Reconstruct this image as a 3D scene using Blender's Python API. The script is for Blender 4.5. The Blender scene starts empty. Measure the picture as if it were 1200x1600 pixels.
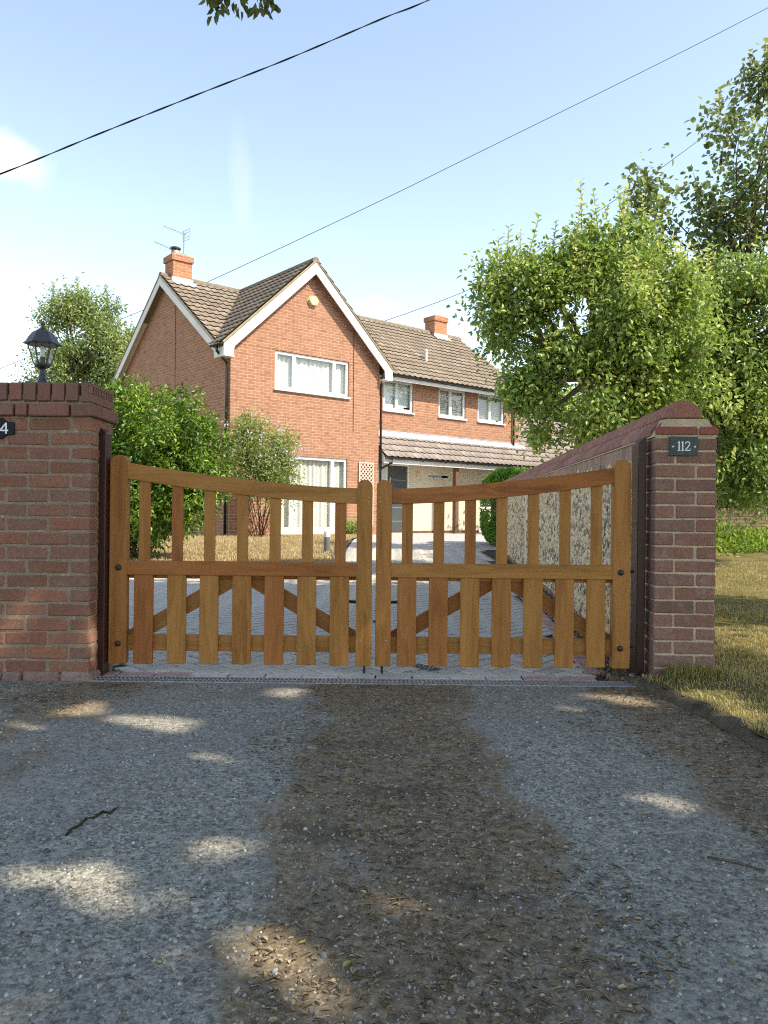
import bpy, bmesh, math, random
import numpy as np
from mathutils import Vector, Matrix

random.seed(7)
RNG = np.random.default_rng(11)
R = math.radians
scene = bpy.context.scene
COL = scene.collection

# ------------------------------------------------------------------ camera
CAM = Vector((0.0, 0.0, 0.91))
ROLL = R(0.6)
cam_data = bpy.data.cameras.new('camera')
cam_data.sensor_fit = 'HORIZONTAL'
cam_data.sensor_width = 36.0
cam_data.lens = 36.0
cam_data.clip_start = 0.05
cam_data.clip_end = 1500.0
cam = bpy.data.objects.new('camera', cam_data)
COL.objects.link(cam)
cam.matrix_world = Matrix.Translation(CAM) @ Matrix.Rotation(R(90), 4, 'X') @ Matrix.Rotation(ROLL, 4, 'Z')
scene.camera = cam

# ------------------------------------------------------------------ sun, sky, exposure
SUN = Vector((0.62, -0.28, 0.73)).normalized()
sun_data = bpy.data.lights.new('sun', 'SUN')
sun_data.energy = 2.05
sun_data.angle = R(0.53)
sun_data.color = (1.0, 0.885, 0.715)
sun = bpy.data.objects.new('sun', sun_data)
COL.objects.link(sun)
sun.rotation_euler = SUN.to_track_quat('Z', 'Y').to_euler()
sun.location = (8, -4, 12)

world = bpy.data.worlds.new('World')
scene.world = world
world.use_nodes = True
wt = world.node_tree
wt.nodes.clear()
w_out = wt.nodes.new('ShaderNodeOutputWorld')
w_bg = wt.nodes.new('ShaderNodeBackground')
w_sky = wt.nodes.new('ShaderNodeTexSky')
w_sky.sky_type = 'NISHITA'
w_sky.sun_disc = False
w_sky.sun_elevation = math.asin(SUN.z)
w_sky.sun_rotation = math.atan2(SUN.x, SUN.y)
w_sky.air_density = 1.0
w_sky.dust_density = 0.35
w_sky.ozone_density = 1.5
w_bg.inputs['Strength'].default_value = 0.15
# faint summer clouds: soft noise limited to a few patches of sky
w_tc = wt.nodes.new('ShaderNodeTexCoord')
w_nz = wt.nodes.new('ShaderNodeTexNoise')
w_nz.inputs['Scale'].default_value = 9.0
w_nz.inputs['Detail'].default_value = 7.0
wt.links.new(w_tc.outputs['Generated'], w_nz.inputs['Vector'])


def sky_dir(px, py):
    return Vector(((px - 600) / 1200.0, 1.0, (800 - py) / 1200.0)).normalized()


def cloud_patch(d, stretch, radius, gain):
    mp = wt.nodes.new('ShaderNodeMapping')
    mp.vector_type = 'POINT'
    mp.inputs['Scale'].default_value = stretch
    mp.inputs['Location'].default_value = [-d[i] * stretch[i] for i in range(3)]
    wt.links.new(w_tc.outputs['Generated'], mp.inputs['Vector'])
    ln = wt.nodes.new('ShaderNodeVectorMath')
    ln.operation = 'LENGTH'
    wt.links.new(mp.outputs['Vector'], ln.inputs[0])
    ad = wt.nodes.new('ShaderNodeMath')
    ad.operation = 'MULTIPLY_ADD'
    wt.links.new(w_nz.outputs['Fac'], ad.inputs[0])
    ad.inputs[1].default_value = -radius * 2.2
    wt.links.new(ln.outputs['Value'], ad.inputs[2])
    mr = wt.nodes.new('ShaderNodeMapRange')
    mr.interpolation_type = 'SMOOTHSTEP'
    wt.links.new(ad.outputs['Value'], mr.inputs['Value'])
    mr.inputs['From Min'].default_value = -radius * 0.75
    mr.inputs['From Max'].default_value = radius * 0.1
    mr.inputs['To Min'].default_value = gain
    mr.inputs['To Max'].default_value = 0.0
    return mr.outputs['Result']


patches = [cloud_patch(sky_dir(5, 255), (1, 1, 1.5), 0.042, 0.95),
           cloud_patch(sky_dir(372, 290), (3.6, 1, 0.75), 0.05, 0.13),
           cloud_patch(sky_dir(575, 487), (1, 1, 2.2), 0.04, 0.4)]
w_tint = wt.nodes.new('ShaderNodeMix')      # the phone's warm white balance, the same over the whole sky
w_tint.data_type = 'RGBA'
w_tint.blend_type = 'MULTIPLY'
w_tint.inputs['Factor'].default_value = 1.0
wt.links.new(w_sky.outputs['Color'], w_tint.inputs['A'])
w_tint.inputs['B'].default_value = (0.84, 0.70, 0.575, 1)
w_prev = w_tint.outputs['Result']
for pch in patches:
    mx = wt.nodes.new('ShaderNodeMix')
    mx.data_type = 'RGBA'
    wt.links.new(pch, mx.inputs['Factor'])
    wt.links.new(w_prev, mx.inputs['A'])
    mx.inputs['B'].default_value = (2.3, 2.3, 2.3, 1)
    w_prev = mx.outputs['Result']
wt.links.new(w_prev, w_bg.inputs['Color'])
wt.links.new(w_bg.outputs['Background'], w_out.inputs['Surface'])

scene.view_settings.view_transform = 'Standard'
scene.view_settings.look = 'None'
scene.view_settings.gamma = 1.0
scene.view_settings.use_curve_mapping = False
scene.view_settings.exposure = 1.98
scene.render.engine = 'CYCLES'
scene.cycles.max_bounces = 8
scene.cycles.diffuse_bounces = 4
scene.cycles.transparent_max_bounces = 12
scene.cycles.use_denoising = False      # fine grain, as in a phone picture; the gravel and leaves keep their detail
scene.cycles.filter_width = 1.15


# ------------------------------------------------------------------ helpers
def ray(px, py):
    dx, dz = (px - 600) / 1200.0, (800 - py) / 1200.0
    c, s = math.cos(ROLL), math.sin(ROLL)
    return Vector((c * dx - s * dz, 1.0, s * dx + c * dz))


def at(px, py, depth):
    return CAM + ray(px, py) * depth


def on_ground(px, py, z=0.0):
    d = ray(px, py)
    return CAM + d * ((z - CAM.z) / d.z)


def drive_z(y):
    return 0.0 if y < 4.4 else min(0.29, 0.29 * (y - 4.4) / 13.6)


def tag(o, label=None, cat=None, group=None, kind=None):
    if label: o['label'] = label
    if cat: o['category'] = cat
    if group: o['group'] = group
    if kind: o['kind'] = kind
    return o


def empty(name, loc=(0, 0, 0), rz=0.0, label=None, cat=None, group=None):
    o = bpy.data.objects.new(name, None)
    o.empty_display_size = 0.2
    COL.objects.link(o)
    o.location = loc
    o.rotation_euler = (0, 0, rz)
    return tag(o, label, cat, group)


def link(name, me, parent=None, loc=(0, 0, 0), rot=(0, 0, 0), scale=(1, 1, 1)):
    o = bpy.data.objects.new(name, me)
    COL.objects.link(o)
    o.location = loc
    o.rotation_euler = rot
    o.scale = scale
    o.parent = parent
    return o


class MB:
    """collects polygons, then links them as one mesh object"""

    def __init__(self):
        self.v, self.f = [], []

    def poly(self, pts):
        b = len(self.v)
        self.v += [tuple(p) for p in pts]
        self.f.append(tuple(range(b, b + len(pts))))
        return self

    def box(self, x0, x1, y0, y1, z0, z1):
        b = len(self.v)
        self.v += [(x, y, z) for z in (z0, z1) for (x, y) in ((x0, y0), (x1, y0), (x1, y1), (x0, y1))]
        self.f += [tuple(b + i for i in q) for q in
                   ((0, 3, 2, 1), (4, 5, 6, 7), (0, 1, 5, 4), (1, 2, 6, 5), (2, 3, 7, 6), (3, 0, 4, 7))]
        return self

    def cbox(self, c, s, m=None):
        b = len(self.v)
        m = m or Matrix.Identity(3)
        for sz in (-.5, .5):
            for sx, sy in ((-.5, -.5), (.5, -.5), (.5, .5), (-.5, .5)):
                p = m @ Vector((sx * s[0], sy * s[1], sz * s[2])) + Vector(c)
                self.v.append(tuple(p))
        self.f += [tuple(b + i for i in q) for q in
                   ((0, 3, 2, 1), (4, 5, 6, 7), (0, 1, 5, 4), (1, 2, 6, 5), (2, 3, 7, 6), (3, 0, 4, 7))]
        return self

    def prism(self, outline, axis, a0, a1):
        """closed outline of (p, q) pairs swept along axis 'x', 'y' or 'z'"""
        def mk(p, q, a):
            return {'x': (a, p, q), 'y': (p, a, q), 'z': (p, q, a)}[axis]
        n = len(outline)
        b = len(self.v)
        self.v += [mk(p, q, a0) for p, q in outline] + [mk(p, q, a1) for p, q in outline]
        self.f.append(tuple(range(b + n - 1, b - 1, -1)))
        self.f.append(tuple(range(b + n, b + 2 * n)))
        for i in range(n):
            j = (i + 1) % n
            self.f.append((b + i, b + j, b + n + j, b + n + i))
        return self

    def tube(self, path, radii, n=6, cap=True):
        path = [Vector(p) for p in path]
        if not isinstance(radii, (list, tuple)):
            radii = [radii] * len(path)
        b = len(self.v)
        for i, p in enumerate(path):
            t = (path[min(i + 1, len(path) - 1)] - path[max(i - 1, 0)])
            t = t.normalized() if t.length > 1e-9 else Vector((0, 0, 1))
            ref = Vector((0, 0, 1)) if abs(t.z) < 0.9 else Vector((1, 0, 0))
            u = t.cross(ref).normalized()
            w = t.cross(u).normalized()
            for k in range(n):
                a = 2 * math.pi * k / n
                self.v.append(tuple(p + (u * math.cos(a) + w * math.sin(a)) * radii[i]))
        for i in range(len(path) - 1):
            for k in range(n):
                k2 = (k + 1) % n
                self.f.append((b + i * n + k, b + i * n + k2, b + (i + 1) * n + k2, b + (i + 1) * n + k))
        if cap:
            self.f.append(tuple(b + k for k in range(n)))
            e = b + (len(path) - 1) * n
            self.f.append(tuple(e + n - 1 - k for k in range(n)))
        return self

    def lathe(self, prof, n=12, c=(0, 0, 0), phase=0.0):
        b = len(self.v)
        for r, z in prof:
            for k in range(n):
                a = 2 * math.pi * k / n + phase
                self.v.append((c[0] + r * math.cos(a), c[1] + r * math.sin(a), c[2] + z))
        for i in range(len(prof) - 1):
            for k in range(n):
                k2 = (k + 1) % n
                self.f.append((b + i * n + k, b + i * n + k2, b + (i + 1) * n + k2, b + (i + 1) * n + k))
        self.f.append(tuple(b + n - 1 - k for k in range(n)))
        e = b + (len(prof) - 1) * n
        self.f.append(tuple(e + k for k in range(n)))
        return self

    def mesh(self, name, mat, bevel=0.0, smooth=False, seg=1, fix=True):
        bm = bmesh.new()
        vs = [bm.verts.new(p) for p in self.v]
        for f in self.f:
            try:
                bm.faces.new([vs[i] for i in f])
            except ValueError:
                pass
        if fix:
            bmesh.ops.recalc_face_normals(bm, faces=bm.faces[:])
        if bevel:
            es = [e for e in bm.edges if len(e.link_faces) == 2 and e.calc_face_angle(0) > 0.5]
            bmesh.ops.bevel(bm, geom=es, offset=bevel, segments=seg, affect='EDGES', profile=0.5)
        uv = bm.loops.layers.uv.new('metres')
        for f in bm.faces:
            f.smooth = smooth
            n = f.normal
            ax = 0 if abs(n.x) > abs(n.y) and abs(n.x) > abs(n.z) else (1 if abs(n.y) >= abs(n.z) else 2)
            for l in f.loops:
                c = l.vert.co
                l[uv].uv = (c.y, c.z) if ax == 0 else ((c.x, c.z) if ax == 1 else (c.x, c.y))
        me = bpy.data.meshes.new(name)
        bm.to_mesh(me)
        bm.free()
        if mat: me.materials.append(mat)
        return me

    def flat(self, name, mat, parent=None):
        return link(name, self.mesh(name, mat, fix=False), parent)

    def build(self, name, mat, parent=None, bevel=0.0, smooth=False, loc=(0, 0, 0), rot=(0, 0, 0), seg=1):
        return link(name, self.mesh(name, mat, bevel, smooth, seg), parent, loc, rot)


def np_mesh(name, verts, loops, counts, mat, attrs=None, smooth=False):
    """fast mesh from flat arrays; attrs: per-vertex float attributes"""
    me = bpy.data.meshes.new(name)
    verts = np.asarray(verts, dtype=np.float32)
    loops = np.asarray(loops, dtype=np.int32).ravel()
    counts = np.asarray(counts, dtype=np.int32)
    me.vertices.add(len(verts))
    me.vertices.foreach_set('co', verts.ravel())
    me.loops.add(len(loops))
    me.loops.foreach_set('vertex_index', loops)
    me.polygons.add(len(counts))
    starts = np.zeros(len(counts), dtype=np.int32)
    starts[1:] = np.cumsum(counts)[:-1]
    me.polygons.foreach_set('loop_start', starts)
    me.polygons.foreach_set('loop_total', counts)
    if smooth:
        me.polygons.foreach_set('use_smooth', np.ones(len(counts), dtype=bool))
    for k, a in (attrs or {}).items():
        at_ = me.attributes.new(k, 'FLOAT', 'POINT')
        at_.data.foreach_set('value', np.asarray(a, dtype=np.float32))
    me.update(calc_edges=True)
    me.materials.append(mat)
    return me


def unit(a):
    return a / np.maximum(np.linalg.norm(a, axis=-1, keepdims=True), 1e-9)


def leaf_mesh(name, pos, axis, up, length, width, mat, rnd=None):
    """one small folded leaf per row: six vertices, two quads"""
    n = len(pos)
    axis = unit(axis)
    side = unit(np.cross(axis, up))
    nrm = unit(np.cross(side, axis))
    L = np.broadcast_to(np.asarray(length).reshape(-1, 1), (n, 1))
    W = np.broadcast_to(np.asarray(width).reshape(-1, 1), (n, 1))
    fold = 0.22
    v = np.empty((n, 6, 3))
    v[:, 0] = pos
    v[:, 1] = pos + axis * L * .3 + side * W * .46 + nrm * W * fold
    v[:, 2] = pos + axis * L * .68 + side * W * .40 + nrm * W * (fold - .12)
    v[:, 3] = pos + axis * L - nrm * L * .14
    v[:, 4] = pos + axis * L * .68 - side * W * .40 + nrm * W * (fold - .12)
    v[:, 5] = pos + axis * L * .3 - side * W * .46 + nrm * W * fold
    base = np.arange(n)[:, None] * 6
    q = np.concatenate([base + np.array([[0, 1, 2, 3]]), base + np.array([[0, 3, 4, 5]])], axis=1)
    if rnd is None: rnd = RNG.random(n)
    return np_mesh(name, v.reshape(-1, 3), q, np.full(2 * n, 4), mat, {'rnd': np.repeat(rnd, 6)})


def rand_dirs(n):
    return unit(RNG.normal(size=(n, 3)))


def clump_leaves(centres, per, sigma, droop=0.1, upbias=0.8):
    """leaves scattered round each clump centre; returns pos, axis, up, rnd (rnd varies by clump and by leaf)"""
    k = len(centres)
    c = np.repeat(centres, per, axis=0)
    off = RNG.normal(size=(k * per, 3)) * sigma * RNG.uniform(.6, 1.25, (k, 1)).repeat(per, axis=0)
    pos = c + off
    axis = unit(off) * .7 + rand_dirs(k * per) * .8 - np.array([[0, 0, droop]])
    up = rand_dirs(k * per) + np.array([[0, 0, upbias]])
    rnd = np.clip(np.repeat(RNG.random(k), per) * .5 + RNG.random(k * per) * .5, 0, 1)
    return pos, axis, up, rnd


def ellipsoid_points(ells, n, outer=0.45):
    """random clump centres in a union of ellipsoids, weighted outwards"""
    ells = [(np.array(c, float), np.array(r, float)) for c, r in ells]
    w = np.array([r[0] * r[1] * r[2] for c, r in ells]) ** .75
    pick = RNG.choice(len(ells), n, p=w / w.sum())
    d = rand_dirs(n) * (RNG.random((n, 1)) ** outer)
    C = np.array([e[0] for e in ells])[pick]
    Rr = np.array([e[1] for e in ells])[pick]
    return C + d * Rr


# ------------------------------------------------------------------ material helpers
class NT:
    def __init__(self, name):
        self.m = bpy.data.materials.new(name)
        self.m.use_nodes = True
        self.t = self.m.node_tree
        self.t.nodes.clear()
        self.out = self.t.nodes.new('ShaderNodeOutputMaterial')
        self.b = self.t.nodes.new('ShaderNodeBsdfPrincipled')
        self.t.links.new(self.b.outputs[0], self.out.inputs[0])

    def n(self, typ, **kw):
        nd = self.t.nodes.new('ShaderNode' + typ)
        for k, v in kw.items():
            if hasattr(nd, k) and k not in ('Scale',):
                setattr(nd, k, v)
        return nd

    def set(self, sock, val):
        if isinstance(val, bpy.types.NodeSocket):
            self.t.links.new(val, sock)
        else:
            if isinstance(val, (tuple, list)) and len(val) == 3 and sock.type == 'RGBA':
                val = (*val, 1)
            sock.default_value = val

    def noise(self, vec, scale, detail=4, rough=.55, dist=0.0, out='Fac'):
        nd = self.n('TexNoise')
        if vec is not None: self.set(nd.inputs['Vector'], vec)
        nd.inputs['Scale'].default_value = scale
        nd.inputs['Detail'].default_value = detail
        nd.inputs['Roughness'].default_value = rough
        nd.inputs['Distortion'].default_value = dist
        return nd.outputs[out]

    def voronoi(self, vec, scale, feature='F1', out='Distance', rand=1.0):
        nd = self.n('TexVoronoi')
        nd.feature = feature
        self.set(nd.inputs['Vector'], vec)
        nd.inputs['Scale'].default_value = scale
        if 'Randomness' in nd.inputs: nd.inputs['Randomness'].default_value = rand
        return nd.outputs[out]

    def coord(self, kind='Object'):
        return self.n('TexCoord').outputs[kind]

    def mapping(self, vec, scale=(1, 1, 1), loc=(0, 0, 0), rot=(0, 0, 0)):
        nd = self.n('Mapping')
        self.set(nd.inputs['Vector'], vec)
        nd.inputs['Scale'].default_value = scale
        nd.inputs['Location'].default_value = loc
        nd.inputs['Rotation'].default_value = rot
        return nd.outputs[0]

    def ramp(self, fac, stops, interp='LINEAR'):
        nd = self.n('ValToRGB')
        nd.color_ramp.interpolation = interp
        els = nd.color_ramp.elements
        while len(els) < len(stops): els.new(0.5)
        for e, (p, c) in zip(els, stops):
            e.position = p
            e.color = (*c, 1) if len(c) == 3 else c
        self.set(nd.inputs[0], fac)
        return nd.outputs[0]

    def mix(self, fac, a, b, blend='MIX'):
        nd = self.n('Mix')
        nd.data_type = 'RGBA'
        nd.blend_type = blend
        self.set(nd.inputs['Factor'], fac)
        self.set(nd.inputs['A'], a)
        self.set(nd.inputs['B'], b)
        return nd.outputs['Result']

    def math(self, op, a, b=None, c=None, clamp=False):
        nd = self.n('Math')
        nd.operation = op
        nd.use_clamp = clamp
        self.set(nd.inputs[0], a)
        if b is not None: self.set(nd.inputs[1], b)
        if c is not None: self.set(nd.inputs[2], c)
        return nd.outputs[0]

    def rng(self, v, a, b, c=0.0, d=1.0, smooth=True):
        nd = self.n('MapRange')
        if smooth: nd.interpolation_type = 'SMOOTHSTEP'
        self.set(nd.inputs['Value'], v)
        for k, x in (('From Min', a), ('From Max', b), ('To Min', c), ('To Max', d)):
            nd.inputs[k].default_value = x
        return nd.outputs['Result']

    def bump(self, h, strength=.4, dist=.01, normal=None):
        nd = self.n('Bump')
        nd.inputs['Strength'].default_value = strength
        nd.inputs['Distance'].default_value = dist
        self.set(nd.inputs['Height'], h)
        if normal is not None: self.set(nd.inputs['Normal'], normal)
        self.set(self.b.inputs['Normal'], nd.outputs[0])
        return nd.outputs[0]

    def rand(self):
        return self.n('ObjectInfo').outputs['Random']

    def base(self, c, rough=.7, spec=.3, metal=0.0):
        self.set(self.b.inputs['Base Color'], c)
        self.set(self.b.inputs['Roughness'], rough)
        self.b.inputs['Specular IOR Level'].default_value = spec
        self.b.inputs['Metallic'].default_value = metal
        return self


def plain(name, col, rough=.6, spec=.3, metal=0.0, var=.12, scale=8.0, bump=0.0):
    """paint-like material with a little soiling so that no surface is perfectly even"""
    t = NT(name)
    o = t.coord()
    nz = t.noise(o, scale, 5)
    dark = tuple(c * (1 - var) for c in col)
    lite = tuple(min(1, c * (1 + var)) for c in col)
    c = t.ramp(nz, [(.3, dark), (.7, lite)])
    t.base(c, rough, spec, metal)
    if bump: t.bump(t.noise(o, scale * 12, 3), .3, bump)
    return t.m


def brick_mat(name, cols, stain=(.2, .17, .14), soot=.35):
    """single hand-laid bricks: colour by object, blotches and pits"""
    t = NT(name)
    o = t.coord()
    r = t.rand()
    v = t.n('VectorMath'); v.operation = 'ADD'
    cmb = t.n('CombineXYZ')
    for i, k in enumerate((37.0, 91.0, 53.0)):
        t.set(cmb.inputs[i], t.math('MULTIPLY', r, k))
    t.set(v.inputs[0], o); t.set(v.inputs[1], cmb.outputs[0])
    p = v.outputs[0]
    c = t.ramp(r, [(i / (len(cols) - 1), k) for i, k in enumerate(cols)])
    bl = t.noise(p, 14, 6, .6)
    c = t.mix(t.rng(bl, .48, .72, 0, soot), c, stain)
    c = t.mix(t.rng(t.noise(p, 60, 3), .3, .7, .0, .35), c, tuple(x * .55 for x in cols[0]))
    specks = t.voronoi(p, 160)
    c = t.mix(t.rng(specks, .0, .13, .5, 0.0), c, (.5, .45, .38))
    t.base(c, .9, .15)
    h = t.math('ADD', t.noise(p, 70, 5), t.math('MULTIPLY', t.noise(p, 260, 2), .5))
    t.bump(h, .7, .004)
    return t.m


def mortar_mat(name, col, lichen=(.42, .42, .36)):
    t = NT(name)
    o = t.coord()
    c = t.ramp(t.noise(o, 9, 6, .65), [(.3, tuple(x * .72 for x in col)), (.65, col)])
    c = t.mix(t.rng(t.noise(o, 31, 4), .58, .72, 0, .6), c, lichen)
    t.base(c, .95, .1)
    t.bump(t.noise(o, 190, 4), .8, .004)
    return t.m


def wood_mat(name, axis, cols):
    t = NT(name)
    o = t.coord()
    r = t.rand()
    v = t.n('VectorMath'); v.operation = 'ADD'
    cmb = t.n('CombineXYZ')
    for i, k in enumerate((13.0, 29.0, 17.0)):
        t.set(cmb.inputs[i], t.math('MULTIPLY', r, k))
    t.set(v.inputs[0], o); t.set(v.inputs[1], cmb.outputs[0])
    sc = (1.0, 9.0, 9.0) if axis == 'X' else (9.0, 9.0, 1.0)
    p = t.mapping(v.outputs[0], sc)
    warp = t.noise(p, 1.3, 3, .5, out='Color')
    w2 = t.n('VectorMath'); w2.operation = 'MULTIPLY_ADD'
    t.set(w2.inputs[0], warp); w2.inputs[1].default_value = (.9, .9, .9); t.set(w2.inputs[2], p)
    broad = t.noise(w2.outputs[0], 1.6, 3, .6)
    rings = t.math('SINE', t.math('MULTIPLY', t.noise(w2.outputs[0], .8, 2, .5), 60.0))
    fine = t.noise(t.mapping(p, (1, 6, 6) if axis == 'X' else (6, 6, 1)), 5.0, 4, .7)
    g = t.math('ADD', t.math('MULTIPLY', broad, .62), t.math('MULTIPLY_ADD', rings, .045, t.math('MULTIPLY', fine, .38)))
    a = t.ramp(g, [(.30, cols[0]), (.5, cols[1]), (.72, cols[2])])
    b = t.ramp(g, [(.30, cols[3]), (.5, cols[4]), (.72, cols[5])])
    c = t.mix(t.rng(r, .2, .95, .0, .95), a, b)
    c = t.mix(t.rng(fine, .62, .8, 0, .28), c, tuple(x * .45 for x in cols[0]))
    t.base(c, t.rng(fine, .3, .7, .48, .66), .18)
    t.bump(fine, .25, .002)
    return t.m


def leaf_mat(name, stops, trans=.35, rough=.5, spec=.35):
    t = NT(name)
    a = t.n('Attribute'); a.attribute_name = 'rnd'
    c = t.ramp(a.outputs['Fac'], stops)
    t.base(c, rough, spec)
    tr = t.n('BsdfTranslucent')
    hs = t.n('HueSaturation')
    hs.inputs['Hue'].default_value = .485
    hs.inputs['Saturation'].default_value = 1.1
    hs.inputs['Value'].default_value = 1.25
    t.set(hs.inputs['Color'], c)
    t.set(tr.inputs['Color'], hs.outputs[0])
    mx = t.n('MixShader')
    mx.inputs[0].default_value = trans
    t.t.links.new(t.b.outputs[0], mx.inputs[1])
    t.t.links.new(tr.outputs[0], mx.inputs[2])
    t.t.links.new(mx.outputs[0], t.out.inputs[0])
    return t.m


def attr_mat(name, stops, rough=.85, spec=.2, bump=0.0):
    t = NT(name)
    a = t.n('Attribute'); a.attribute_name = 'rnd'
    c = t.ramp(a.outputs['Fac'], stops)
    o = t.coord()
    c = t.mix(t.rng(t.noise(o, 45, 4), .35, .7, 0, .4), c, tuple(x * .5 for x in stops[0][1]))
    t.base(c, rough, spec)
    if bump: t.bump(t.noise(o, 90, 3), .5, bump)
    return t.m


def glass_mat(name, tint=(.8, .9, .88), clear=.75):
    t = NT(name)
    t.t.nodes.remove(t.b)
    gl = t.n('BsdfGlossy'); gl.inputs['Roughness'].default_value = .02
    tr = t.n('BsdfTransparent'); tr.inputs['Color'].default_value = (*tint, 1)
    ge = t.n('NewGeometry')
    dp = t.n('VectorMath'); dp.operation = 'DOT_PRODUCT'
    t.set(dp.inputs[0], ge.outputs['Incoming']); t.set(dp.inputs[1], ge.outputs['Normal'])
    cs = t.math('SUBTRACT', 1.0, t.math('ABSOLUTE', dp.outputs['Value']), clamp=True)
    f = t.math('MULTIPLY_ADD', t.math('POWER', cs, 5.0), .9, .05 + (1 - clear) * .35, clamp=True)
    mx = t.n('MixShader')
    t.set(mx.inputs[0], f)
    t.t.links.new(tr.outputs[0], mx.inputs[1])
    t.t.links.new(gl.outputs[0], mx.inputs[2])
    t.t.links.new(mx.outputs[0], t.out.inputs[0])
    return t.m


# ------------------------------------------------------------------ materials
WOOD = ((.210, .096, .024), (.330, .160, .042), (.405, .208, .064), (.170, .060, .018), (.290, .110, .032), (.370, .154, .048))
M_wood_z = wood_mat('iroko_upright', 'Z', WOOD)
M_wood_x = wood_mat('iroko_rail', 'X', WOOD)
M_post = plain('brown_post_paint', (.034, .010, .007), .42, .35, var=.25, scale=6)
M_black = plain('black_iron', (.012, .012, .013), .45, .5, var=.2, scale=30)
M_black_pvc = plain('black_plastic', (.018, .017, .017), .3, .5, var=.2, scale=6)
M_white_pvc = plain('white_plastic', (.72, .73, .72), .35, .45, var=.05, scale=5)
M_white_board = plain('white_painted_board', (.66, .65, .62), .55, .35, var=.08, scale=3)
M_brick_l = brick_mat('brick_red_brown', [(.19, .098, .068), (.265, .118, .078), (.20, .118, .088), (.295, .135, .084), (.225, .125, .088)], (.22, .165, .125), .5)
M_brick_cap = brick_mat('brick_cap_red', [(.24, .118, .085), (.19, .098, .074), (.20, .12, .095), (.26, .125, .088)], (.17, .135, .115), .5)
M_brick_r = brick_mat('brick_purple_brown', [(.20, .122, .094), (.275, .140, .106), (.235, .148, .120), (.295, .158, .120), (.185, .112, .088)], (.34, .275, .235), .45)
M_brick_end = brick_mat('brick_engineering_red', [(.30, .105, .078), (.34, .12, .088), (.26, .098, .078)], (.22, .11, .09), .3)
M_brick_cop = brick_mat('brick_coping', [(.26, .125, .098), (.36, .175, .135), (.29, .155, .125), (.40, .205, .165)], (.42, .33, .29), .4)
M_brick_garden = brick_mat('brick_buff', [(.26, .20, .115), (.31, .24, .14), (.22, .165, .10), (.35, .27, .16)], (.16, .14, .10))
M_mortar_l = mortar_mat('mortar_grey', (.265, .215, .158), (.40, .38, .31))
M_mortar_r = mortar_mat('mortar_buff', (.52, .43, .31))
M_paver = brick_mat('paver_grey', [(.54, .505, .44), (.62, .58, .51), (.48, .445, .385), (.57, .52, .45)], (.40, .37, .32), .4)
M_paver_red = brick_mat('paver_red', [(.46, .30, .255), (.41, .275, .24), (.50, .34, .30)], (.35, .26, .23), .35)
M_steel = plain('galvanised_steel', (.30, .305, .31), .5, .4, .2, var=.25, scale=20)
M_dark_gap = plain('dark_void', (.01, .01, .01), .95, .05)
M_glass = glass_mat('window_glass', (.95, .98, .97), .9)
M_lamp_glass = glass_mat('lantern_glass', (.93, .95, .95), .9)
M_curtain = plain('white_curtain', (.62, .62, .58), .9, .1, var=.06, scale=3)
M_blind = plain('pale_blind', (.55, .62, .60), .8, .1, var=.06, scale=2)
M_cream = plain('cream_render', (.60, .53, .41), .85, .15, var=.05, scale=2, bump=.003)
M_door = plain('grey_door_paint', (.052, .062, .068), .4, .4, var=.1, scale=2)
M_lead = plain('lead_flashing', (.36, .38, .41), .5, .4, var=.2, scale=4)
M_alarm = plain('pale_yellow_plastic', (.72, .62, .30), .4, .4, var=.06, scale=6)
M_porch_post = plain('brown_timber', (.14, .075, .045), .6, .3, var=.2, scale=5)
M_trellis = plain('pale_trellis_wood', (.62, .50, .42), .8, .2, var=.15, scale=12)
M_slate = plain('slate_plate', (.040, .062, .070), .55, .4, var=.25, scale=25, bump=.001)
M_navy = plain('navy_enamel', (.008, .010, .020), .4, .15, var=.15, scale=8)
M_sign_white = plain('sign_lettering', (.72, .74, .74), .5, .3, var=.04)
M_lantern = plain('lantern_metal', (.030, .031, .038), .42, .5, .0, var=.25, scale=14)
M_bark = plain('bark', (.085, .062, .045), .95, .1, var=.4, scale=14, bump=.012)
M_bark_pale = plain('pale_bark', (.20, .16, .115), .9, .1, var=.35, scale=14, bump=.008)
M_cable = plain('cable_sheath', (.010, .012, .018), .5, .4, var=.1)
M_red_clay = plain('dark_red_clay', (.09, .022, .022), .4, .5, var=.2)
M_bollard = plain('bollard_grey', (.16, .17, .165), .5, .4, .3, var=.1)


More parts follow.
